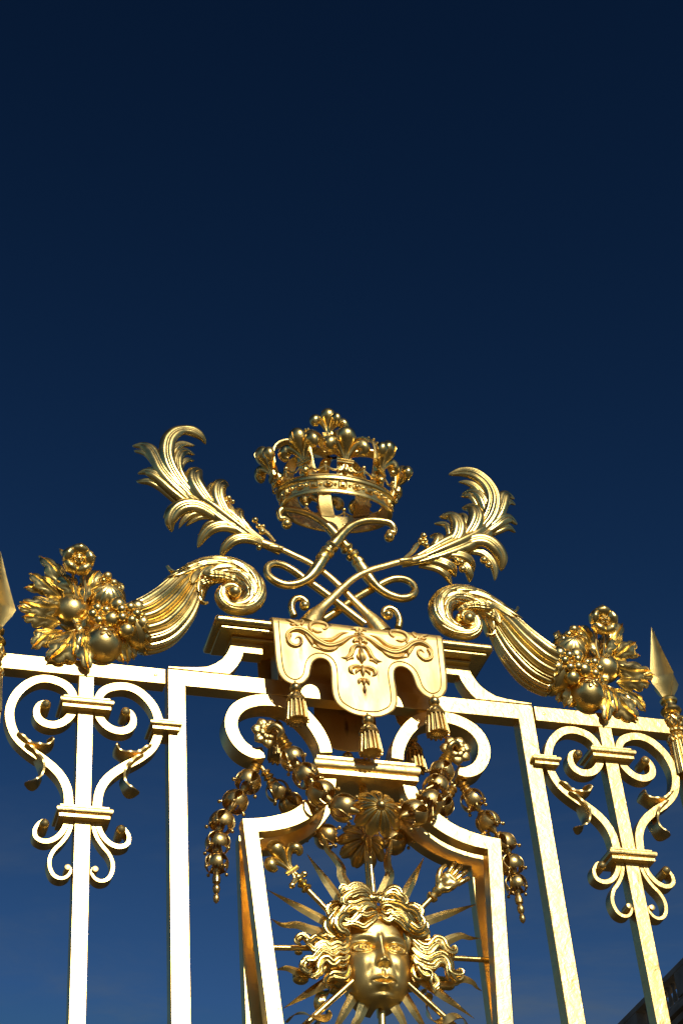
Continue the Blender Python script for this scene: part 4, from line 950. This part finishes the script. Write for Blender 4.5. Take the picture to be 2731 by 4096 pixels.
def swag(front):
    if front:
        P = thing('bell_flower_garland', (0, -.2, -1.0), 'front swag of gilded bell flowers between two rosettes with a domed flower in the middle', 'garland')
        seq = [(918,528,102,-.10),(1040,682,108,-.14),(1178,842,112,-.18),(1380,968,114,-.215)]
    else:
        P = thing('bell_flower_garland', (0, .2, -1.0), 'rear swag of gilded bell flowers, mostly hidden behind the lyre frame and front swag', 'garland')
        seq = [(785,818,98,.08),(905,935,98,.11),(1075,1130,96,.14),(1225,1228,104,.16)]
    for sx in (-1, 1):
        pl = lambda x, y, Y: (lambda q: V3(sx*abs(q[0]), q[1], q[2]))(U('L', x, y, Y))
        pts = [pl(x, y, Y) for x, y, r, Y in seq]
        if front: 
            pts = [pl(830, 400, -.09)]+pts+[V3(0, -.235, -1.02)]
            c = pl(690, 300, -.045); rosette(c, .105, P, nrm=(sx*-.1, -1, -.05)); m = MB(); m.tube([c, c+V3(0, -.045, .0), c+V3(-sx*.03, -.075, .012), c+V3(-sx*.07, -.075, -.02), pl(800, 335, -.09)], [.022, .020, .020, .020, .022], 12, n=20); link('hook', m, 'bell', P)
            turned((pl(795, 330, -.09), pl(868, 432, -.095)), [(.020,0),(.024,.1),(.036,.25),(.022,.38),(.030,.45),(.042,.58),(.026,.68),(.036,.76),(.044,.9),(.03,1.0)], P)
        else: pts = [pl(640, 600, .06)]+pts+[V3(0, .165, -1.0)]; turned((pl(622, 575, .06), pl(735, 740, .07)), NECK, P)
        for i, (x, y, r, Y) in enumerate(seq): bell(pts[i+1], unit(pts[i+2]-pts[i]), r*sb*1.13, .3+i*.5+(sx > 0)*.4, P)
    # domed centre flower
    Yc = -.15 if front else .16; cz = UX('M', 300, 860, 0)[2]; c = V3(0, Yc, U('M', 300, 850, Yc)[2] if front else U('M', 165, 1085, Yc)[2]); R = .118
    m = MB(); m.ball(c, R*.90, 28, 20, sc=(1, .85, .95)); ctr = link('domed_flower', m, 'bell', P); ax = unit(V3(-.05, -1, -.05))
    h = V3(1, 0, 0); v = V3(0, 0, 1)
    for q in range(9):
        a = 2*pi*q/9+.16; d = h*cos(a)+v*sin(a); pp = [c+(ax*cos(t)+d*sin(t))*R*f for t, f in ((.15,1.0),(.45,1.02),(.8,1.06),(1.1,1.10),(1.32,1.16),(1.48,1.26))]
        m = MB(); n_, m_ = 16, 9; Q_ = spl(np.array(pp), n_); F_ = np.zeros((n_, m_, 3)); K_ = F_.copy(); tn = np.cross(ax, d)
        for i in range(n_):
            u_ = i/(n_-1); w_ = R*.33*min(1, .22+u_*1.1)*(1 if u_ < .85 else 1-(u_-.85)*2.5); nn = unit(Q_[i]-c)
            for j in range(m_):
                s_ = -1+2*j/(m_-1); F_[i, j] = Q_[i]+tn*w_*s_+nn*R*(.12*(1-s_*s_)-.075*math.exp(-(s_/.24)**2)); K_[i, j] = F_[i, j]-nn*.006
        m.grid(np.concatenate([F_, K_[:, ::-1]], axis=1), closev=True); m.f.append(tuple(range(2*m_))); m.f.append(tuple((n_-1)*2*m_+j for j in reversed(range(2*m_)))); link('petal', m, 'orn' if front else 'bell', ctr, ang=60)
    link('centre_ball', MB().ball(c+ax*R*1.06, R*.26, 14, 10), 'bell', ctr)
    link('hanger', MB().tube([V3(0, .035, -.69), V3(0, Yc*.4, -.83), c+V3(0, -Yc*.2, R*.7)], [.017], 10, n=12), 'bell', ctr)
swag(True); swag(False)
# ================================================================== sun mask
DY = .13
kN = SC('N', 800, 700, -.08)
mask = thing('sun_mask', (0, -.05, -1.8), 'gilded mask of a curly haired youth with straight and wavy sun rays all around', 'relief')
def cubic(a, b, t): t = min(1, max(0, (t-a)/(b-a))); return t*t*(3-2*t)
# ---- face
FW = .193
fc = U('O', 785, 878, -.03); fc[0] = .0
tl = radians(-3); ndir = unit(V3(0, -cos(tl), -sin(tl))); vup = unit(V3(0, -sin(tl), cos(tl))); 
def gau(x, s): return math.exp(-(x/s)**2)
def fdepth(u, v):
    au = abs(u)
    h = 0.0; vm = v+.10
    # nose
    if v > -.72:
        t = min(1, max(0, (.42-v)/.97)); wn = .085+.082*t; hn = .06+.17*t**1.1
        fall = 1-cubic(0, .30, -.38-v)
        h += hn*math.exp(-(au/wn)**2)*fall*(1 if v < .3 else math.exp(-((v-.3)/.16)**2))
    h += .08*gau(u, .13)*gau(v+.50, .12)
    h += .11*gau(au-.145, .070)*gau(v+.53, .085)
    h -= .07*gau(au-.095, .05)*gau(v+.63, .045)
    # brows, sockets
    h += .042*gau(v-(.38-.42*(au-.50)**2), .10)*gau(au-.48, .34)
    h -= .13*gau(au-.26, .13)*gau(v-.08, .14); h -= .11*gau(au-.52, .26)*gau(v-.04, .17)
    # eyeball and lids
    ex, ey = (au-.51)/.225, (v-.0)/.125; e2 = ex*ex+ey*ey
    if e2 < 1: h += .085*sqrt(1-e2*.8)
    rl = sqrt(e2); h += .070*gau(rl-1.12, .11)*(1.3 if v > 0 else .8)-.045*gau(rl-1.42, .12)*(1 if v > 0 else .3)
    h += .035*gau(v-.185, .03)*gau(au-.51, .20)
    ri = sqrt((au-.50)**2+(v-.01)**2); 
    if rl < 1: h += .030*gau(ri-.098, .016)-.035*gau(ri-.065, .018)+.035*gau(ri, .03)
    # cheeks, muzzle, chin
    h += .10*gau(au-.50, .26)*gau(v+.45, .30)
    h += .10*gau(u, .36)*gau(v+1.08, .34)
    up = -.925+.16*au+.035*gau(u, .05)*-1+.02*gau(au-.10, .06)
    h += .120*gau(vm-up, .075)*math.exp(-(au/.25)**3)*1.0
    h -= .12*gau(vm+1.012-.26*au, .026)*math.exp(-(au/.27)**4)
    h += .140*gau(vm+1.11-.20*au, .080)*math.exp(-(au/.20)**3)
    h -= .05*gau(vm+1.23, .06)*gau(u, .26)
    h += .17*gau(v+1.46, .14)*gau(u, .27)
    h -= .05*gau(u, .045)*gau(v+.80, .10)
    h -= .03*gau(au-.36, .05)*gau(v+1.08, .06)
    h -= .04*gau(au-.34-.2*(-.55-v), .09)*gau(v+.72, .16)
    h += .05*gau(v-.70, .30)*gau(u, .5)
    return h
def fbound(v):
    if v > .2: return .98-.16*((v-.2)/1.2)**2
    t = (.2-v)/1.80
    return .98*sqrt(max(0, 1-t**4.4))*(1-.06*t)
nv, nu = 270, 210; G = np.zeros((nv, nu, 3))
for i in range(nv):
    v = 1.35-2.945*i/(nv-1); v = max(v, -1.595); b = max(.004, fbound(v))
    for j in range(nu):
        th = -pi/2+pi*j/(nu-1); u = b*sin(th)
        vt = max(0.0, (-v-.55)/1.05); base = .66*cos(th)**.70*(b/.98)**.45+.30*(1-max(0, vt)**2.4)-.0
        if abs(cos(th)) < 1e-4: base = .30*(1-max(0, vt)**2.4)
        top = max(0, (v-.55)/.9); base -= .32*top**2
        h = base+fdepth(u, v)*cubic(0, .35, cos(th))
        if abs(cos(th)) < .02: h -= .35
        G[i, j] = fc+V3(1, 0, 0)*u*FW*1.05+vup*v*FW*1.0+ndir*(h-.95)*FW
m = MB(); m.grid(G); 
cback = fc-ndir*FW*1.15+V3(0, 0, .05)
o = len(m.v); m.v.append(tuple(cback)); per = [j for j in range(nu)]+[i*nu+nu-1 for i in range(1, nv)]+[(nv-1)*nu+j for j in range(nu-2, -1, -1)]+[i*nu for i in range(nv-2, 0, -1)]
for a, b in zip(per, per[1:]+per[:1]): m.f.append((a, b, o))
face = link('face', m, 'face', mask, ang=75)
# neck and back shell
link('back_shell', MB().ball(V3(0, .14, -1.66), .18, 28, 20, sc=(1.0, .45, 1.0)), 'orn', mask)

# ---- hair: bundles of wavy strands
hair_root = link('hair', MB().ball(V3(0, .095, -1.60), .205, 30, 20, sc=(1.06, .52, .70)).ball(V3(-.20, .13, -1.80), .13, 20, 14, sc=(.8, .5, 1.2)).ball(V3(.20, .13, -1.80), .13, 20, 14, sc=(.8, .5, 1.2)).ball(V3(-.185, .10, -1.66), .11, 16, 12, sc=(.6, .9, 1.3)).ball(V3(.185, .10, -1.66), .11, 16, 12, sc=(.6, .9, 1.3)), 'orn', mask)
def lock(pts, r, ns=3, wave=0.0, wn=3, Y=-.12, reg='N', spread=.9, mir=None):
    q = spl(np.array([V3(*U(reg, p[0], p[1], (p[2] if len(p) > 2 else Y)+DY)) for p in pts]), 44); n = len(q); T = np.gradient(q, axis=0); r = r*kN; bm_ = MB()
    for s in range(ns):
        off = (s-(ns-1)/2); path = []; rr = []; tw = random.uniform(-1.2, 1.2); p0 = random.uniform(0, 6)
        for i in range(n):
            u = i/(n-1); t = unit(T[i]); nn = unit(np.cross(t, V3(0, -1, 0))); env = max(0, sin(pi*(.04+.95*u)))**.45
            path.append(q[i]+nn*(off*r*1.25*env+.10*r*sin(7*u+p0))+V3(0, -1, 0)*(r*.5*(1-abs(off)*.5)*env)); rr.append(r*(.03+.92*env)*(1.15 if off == 0 else .9))
        bm_.tube(path, rr, 20, n=n*2, up=V3(0, -1, 0), rfun=lambda u, a: 1+.08*cos(8*a+tw*u*3+p0))
    return link('lock', bm_, 'hair', hair_root, ang=60)
random.seed(3)
LK = [  # over the forehead, from the parting
 ([(800,545),(770,575),(735,600),(700,625),(660,610),(620,600),(575,610),(535,590)], 17, 3, -.165),
 ([(795,520),(750,535),(715,545),(680,535),(650,560),(620,585),(580,575),(545,545)], 19, 3, -.165),
 ([(790,500),(760,480),(720,480),(690,500),(670,520),(640,505),(600,520),(560,500)], 20, 3, -.165),
 ([(785,470),(745,452),(700,450),(650,470),(610,470),(570,500),(550,540),(590,580)], 20, 3, -.165),
 ([(830,545),(850,570),(880,580),(905,560),(940,575),(970,600),(1000,640),(1030,660)], 16, 3, -.165),
 ([(825,515),(855,530),(885,520),(910,540),(950,540),(985,565),(1010,610),(1050,630)], 19, 3, -.165),
 ([(820,490),(850,470),(890,475),(920,495),(950,500),(985,520),(1020,560),(1060,590)], 20, 3, -.16),
 ([(820,465),(860,450),(910,455),(960,470),(1000,500),(1040,510),(1080,550),(1095,600)], 20, 3, -.165),
 # crown of curls on top
 ([(760,400),(730,370),(690,350),(640,350),(600,375),(565,360),(550,390),(575,420)], 19, 3, -.15),
 ([(740,420),(700,400),(660,395),(625,410),(590,400),(560,420),(555,455),(590,450)], 19, 3, -.17),
 ([(720,380),(680,372),(640,380),(600,400),(570,430),(575,460),(605,455)], 16, 2, -.18),
 ([(840,400),(870,375),(905,360),(940,370),(960,400),(990,420),(1000,455),(975,460)], 18, 3, -.15),
 ([(850,425),(880,400),(915,400),(945,425),(965,450),(955,475),(935,465)], 17, 3, -.17),
 ([(770,395),(765,425),(775,450)], 18, 2, -.17), ([(800,395),(805,425),(795,450)], 18, 2, -.18), ([(830,400),(825,430),(812,455)], 16, 2, -.17),
 # left temple down
 ([(560,470),(520,460),(480,475),(460,510),(480,540),(505,520),(495,495)], 18, 3, -.13),
 ([(580,500),(540,500),(500,540),(470,580),(465,620),(490,650),(530,650)], 22, 3, -.14),
 ([(600,540),(560,540),(530,570),(520,610),(545,650),(580,660),(600,690)], 22, 3, -.17),
 ([(540,590),(500,600),(455,590),(440,620),(460,660),(510,685),(560,700)], 20, 3, -.13),
 ([(600,650),(560,680),(520,665),(480,690),(450,670),(420,680),(395,665)], 18, 3, -.13),
 ([(590,690),(550,720),(510,745),(480,725),(440,735),(410,715),(370,700),(330,725),(290,690),(250,695),(235,725),(260,745)], 21, 3, -.12),
 ([(600,730),(560,765),(520,750),(470,770),(430,745),(390,760),(360,790),(330,760),(300,740)], 20, 3, -.13),
 ([(600,770),(570,800),(530,790),(490,820),(450,800),(410,790),(380,820),(350,850),(310,850),(280,880),(285,920),(320,940),(345,915)], 21, 3, -.13),
 ([(600,820),(570,850),(530,850),(490,880),(450,850),(415,860),(395,900),(400,930),(370,960),(330,955)], 20, 3, -.14),
 ([(590,860),(555,890),(520,880),(480,900),(450,880),(420,920),(410,960)], 17, 3, -.12),
 ([(600,890),(595,940),(570,975),(530,970),(490,960),(450,975),(430,1005),(445,1035)], 17, 3, -.13),
 ([(590,930),(560,950),(520,945),(480,950),(445,985),(440,1020)], 13, 2, -.14),
 ([(560,760),(500,800),(440,830),(390,860),(330,900),(300,905)], 16, 3, -.10),
 ([(340,720),(300,700),(270,680),(240,690),(230,715)], 12, 2, -.13), ([(330,870),(290,860),(270,890),(290,915)], 12, 2, -.14),
 # right temple down
 ([(1000,475),(1040,470),(1080,490),(1100,520),(1080,550),(1050,545),(1045,515)], 18, 3, -.13),
 ([(1000,510),(1040,530),(1085,560),(1110,600),(1095,640),(1060,650)], 22, 3, -.15),
 ([(990,560),(1020,600),(1060,640),(1095,650),(1125,620),(1120,580)], 20, 3, -.16),
 ([(1020,640),(1060,680),(1110,680),(1140,660),(1130,625)], 20, 3, -.13),
 ([(1110,560),(1130,600),(1125,650),(1145,680),(1130,710)], 14, 2, -.11),
 ([(1035,690),(1070,730),(1110,760),(1150,765),(1180,740),(1210,710),(1250,720),(1270,760),(1300,790),(1335,795),(1340,770),(1315,760)], 21, 3, -.12),
 ([(1045,730),(1080,770),(1120,800),(1160,800),(1190,770),(1220,750),(1250,770),(1265,800)], 19, 3, -.13),
 ([(1045,770),(1080,810),(1120,840),(1160,850),(1200,830),(1240,820),(1275,840),(1300,880),(1310,930),(1350,950),(1385,945),(1380,925),(1355,930)], 21, 3, -.13),
 ([(1045,820),(1075,860),(1110,880),(1150,900),(1190,900),(1220,870),(1255,865),(1285,890),(1290,940),(1300,980)], 19, 3, -.13),
 ([(1050,850),(1080,890),(1100,930),(1130,960),(1170,960),(1200,985),(1215,1020),(1195,1050),(1200,1085)], 18, 3, -.13),
 ([(1050,890),(1045,940),(1060,980),(1090,990),(1105,970)], 15, 3, -.12),
 ([(1070,880),(1120,920),(1160,930),(1180,960),(1170,1000),(1180,1040)], 14, 2, -.14),
 ([(1100,720),(1150,720),(1190,715),(1230,700),(1270,730)], 14, 2, -.11), ([(1280,900),(1320,960),(1350,1000),(1390,985),(1385,950)], 14, 2, -.13),
]
for pts, r, ns, Y in LK: lock(pts, r, 2 if r > 15 else 1, 0, 2, Y)
for pts, r, ns, Y in LK:
    dx, dy = random.uniform(-12, 12), random.uniform(6, 22)
    if pts[0][1] < 560 and 640 < pts[0][0] < 950: dy = -dy
    lock([(x+dx, y+dy) for x, y in pts], r*random.uniform(.6, .9), 2, 0, 2, Y+.045)
for k_ in range(26):
    sgn = -1 if k_ % 2 else 1; x0 = 820+sgn*random.uniform(190, 250); y0 = random.uniform(640, 960); L_ = random.uniform(90, 200)*sgn; ph = random.uniform(0, 6)
    lock([(x0+L_*t, y0+30*t+16*sin(9*t+ph)) for t in (0, .17, .33, .5, .67, .83, 1)], random.uniform(10, 15), 1, 0, 2, -.06+random.uniform(-.02, .02))

# ---- rays in one plane behind the head
def blade(pts, w, name='ray', Y=-.0, th=.009):
    q = spl(np.array(tr('N', pts, Y+.09)), max(3, len(pts)*8) if len(pts) > 2 else 6); n = len(q); W = np.interp(np.linspace(0, 1, n), np.linspace(0, 1, len(w)), w)*kN; T = np.gradient(q, axis=0); G = np.zeros((n, 4, 3))
    for i in range(n):
        t = unit(T[i]); nn = unit(np.cross(t, V3(0, -1, 0))); G[i] = [q[i]+nn*W[i], q[i]+V3(0, -1, 0)*(th*min(1, W[i]/.012)+.001), q[i]-nn*W[i], q[i]+V3(0, 1, 0)*(th*min(1, W[i]/.012)+.001)]
    m = MB(); m.grid(G, closev=True); m.f.append((3, 2, 1, 0)); e = (n-1)*4; m.f.append((e, e+1, e+2, e+3)); return link(name, m, 'orn', mask, ang=25)
for b, t in (((560,470),(308,113)),((500,620),(32,364)),((950,480),(1124,140)),((1060,610),(1492,463)),((560,940),(142,1192)),((1060,960),(1474,1262)),((690,1010),(455,1420)),((930,1010),(1190,1430))):
    blade([b, ((b[0]*.45+t[0]*.55), (b[1]*.45+t[1]*.55)), t], [40, 31, 1.5])
for pts in ([(640,470),(590,340),(552,270),(545,205),(490,130),(450,85),(432,20),(395,-50)], [(820,430),(862,330),(885,255),(870,190),(872,120),(892,60),(893,0)],
            [(520,700),(410,665),(330,640),(240,610),(140,610),(60,567)], [(1130,740),(1250,735),(1310,708),(1380,685),(1440,700),(1510,702)],
            [(420,900),(290,938),(240,935),(170,912),(95,922)], [(1180,1000),(1300,1005),(1390,985),(1460,1010),(1490,1045),(1526,1070)],
            [(740,1080),(700,1180),(670,1260),(640,1300),(600,1400)], [(880,1080),(920,1180),(955,1240),(985,1310),(1010,1400)]):
    blade(pts, [44, 41, 38, 34, 30, 24, 15, 2])
def stick(a, b, r=19, Y=-.02): 
    q = tr('N', [a, b], Y+.09); link('rod', MB().tube(q, [r*kN], 12, n=2), 'orn', mask)
stick((330,772), (-60,766)); stick((1290,838), (1640,858)); stick((828,1175), (838,1500), 26, .03); stick((640,990), (280,1320), 20, -.05); stick((1000,1010), (1400,1370), 20, -.05)
stick((560,620), (300,352), 19); stick((1040,560), (1200,395), 19)
link('rod', MB().tube([UX('M', 270, 1480, 0)*V3(0, 0, 1)+V3(0, .07, 0), V3(0, .04, -.69)], [.023], 12, n=2), 'orn', mask)
# turned ends
def knob(a, b, rs, parent=mask, Y=-.02):
    q = tr('N', [a, b], Y+.09); L_ = np.linalg.norm(q[1]-q[0]); return link('collar_knob', MB().lathe([(r*kN, f*L_) for r, f in rs], q[0], q[1]-q[0], 20), 'orn', parent)
fd = tr('N', [(290,350), (80,95)], .07); d = unit(fd[1]-fd[0])
knob((318,372), (250,288), [(16,0),(34,.08),(42,.2),(34,.34),(22,.42),(36,.52),(40,.66),(26,.8),(20,1)])
fleur(tr('N', [(225,262)], .06)[0], d, V3(0, -1, 0), .232, mask)
for a, b in (((262,275),(290,255)), ((225,300),(205,335))):
    q = tr('N', [(250,290), a, b], .05); link('leaf_scroll', MB().tube(q, [.012, .016, .012], 10, n=12).ball(q[-1], .019, 10, 8), 'orn', mask)
# right hand on a staff
knob((1165,432), (1232,358), [(18,0),(38,.10),(44,.26),(30,.38),(22,.46),(30,.54),(40,.70),(36,.9),(30,1)])
hc = tr('N', [(1225,365)], .06)[0]; he = tr('N', [(1375,215)], .06)[0]; hu = unit(he-hc); hs_ = unit(np.cross(hu, V3(0, -1, 0))); hn = V3(0, -1, 0); s = np.linalg.norm(he-hc)/1.55
if hs_[0] < 0: hs_ = -hs_
HP = lambda a, b, c=0: hc+hu*a*s+hs_*b*s+hn*c*s
n_, m_ = 30, 28; Gh = np.zeros((n_, m_, 3))
for i in range(n_):
    u = i/(n_-1); a = -.02+.98*u; w_ = np.interp(u, [0,.12,.3,.55,.8,.95,1], [.20,.27,.38,.43,.42,.40,.34]); cxo = np.interp(u, [0,.5,1], [0,.02,.06]); tkn = np.interp(u, [0,.2,.6,.9,1], [.17,.20,.17,.12,.08])
    for j in range(m_):
        t = 2*pi*j/m_; x = sin(t)*w_; z = cos(t)*tkn
        if cos(t) > 0:
            z += .10*gau(x+.26, .13)*gau(a-.30, .26)+.07*gau(x-.30, .10)*gau(a-.38, .25)-.09*gau(x-.02, .14)*gau(a-.52, .22)+.05*gau(a-.88, .09)
            z -= .035*gau(x-(-.16+.30*(a-.2)), .035)*gau(a-.35, .3)
        Gh[i, j] = HP(a, x+cxo, z)
m = MB(); m.grid(Gh, closev=True); m.f.append(tuple(reversed(range(m_)))); m.f.append(tuple((n_-1)*m_+j for j in range(m_))); palm = link('hand', m, 'orn', mask, ang=70)
for k_, (x0, ln, spd) in enumerate(((-.26, .66, -.10), (-.05, .78, -.03), (.18, .74, .05), (.38, .56, .14))):
    m = MB(); p = [HP(.82, x0+.03, .02), HP(.94, x0+.05, .07), HP(.94+ln*.38, x0+.05+spd*.4, .10), HP(.94+ln*.72, x0+.05+spd*.75, .07), HP(.94+ln*.95, x0+.05+spd, .03), HP(.94+ln, x0+.05+spd*1.03, .02)]
    m.tube(p, [.100*s, .112*s, .108*s, .102*s, .086*s, .036*s], 12, n=30, rfun=lambda u, a: 1+.09*math.exp(-((u-.45)/.05)**2)+.08*math.exp(-((u-.74)/.05)**2)); link('finger', m, 'orn', palm)
m = MB(); p = [HP(.16, -.20, .10), HP(.36, -.36, .16), HP(.62, -.50, .19), HP(.86, -.53, .17), HP(1.08, -.50, .12), HP(1.14, -.48, .10)]
m.tube(p, [.12*s, .135*s, .115*s, .095*s, .070*s, .025*s], 12, n=26); link('thumb', m, 'orn', palm)
# ribbons tying the staffs
def ribbon(pts, w, twist=0.0):
    q = spl(np.array([V3(*U('N', p[0], p[1], p[2]+.09)) for p in pts]), 50); n = len(q); T = np.gradient(q, axis=0); W = np.interp(np.linspace(0, 1, n), np.linspace(0, 1, len(w)), w)*kN; G = np.zeros((n, 10, 3))
    for i in range(n):
        t = unit(T[i]); u = i/(n-1); nn = unit(np.cross(t, V3(0, -1, 0))); a = twist*sin(2*pi*u*1.2)+.9; bb = unit(nn*cos(a)+V3(0, -1, 0)*sin(a)); cn = np.cross(t, bb)
        for j, y in enumerate(np.linspace(-1, 1, 5)): G[i, j] = q[i]+bb*y*W[i]+cn*.003; G[i, 9-j] = q[i]+bb*y*W[i]-cn*.003
    m = MB(); m.grid(G, closev=True); m.f.append(tuple(range(10))); m.f.append(tuple((n-1)*10+j for j in reversed(range(10)))); link('ribbon', m, 'orn', mask, ang=70)
ribbon([(165,1290,-.06),(220,1235,-.09),(285,1225,-.11),(350,1250,-.12),(420,1262,-.10),(460,1235,-.05),(450,1205,-.0)], [10,30,34,34,34,30,20], .5)
ribbon([(380,1300,.0),(395,1200,.02),(400,1120,.02),(450,1070,.02),(490,1050,.02)], [26,34,38,34,26], .8)
ribbon([(1140,1150,.02),(1145,1220,.0),(1190,1275,-.06),(1260,1280,-.10),(1330,1245,-.11),(1390,1255,-.10),(1420,1310,-.06)], [24,34,36,34,34,32,30], .5)
ribbon([(1100,1060,.03),(1150,1090,.03),(1165,1150,.03)], [24,32,24], .8)
# curls of the reverse side seen past the edge of the hair
for x, y, r in ((265,985,52),(300,955,40),(240,960,30),(1290,1030,46),(1240,1035,44),(1335,1005,38),(250,800,26),(500,1060,45)):
    q = U('N', x, y, .17); link('rear_curl', MB().ball(q, r*kN, 14, 10, sc=(1.1, .8, .8)), 'orn', mask)
for o in list(bpy.data.objects):
    if '_o' in o: del o['_o']
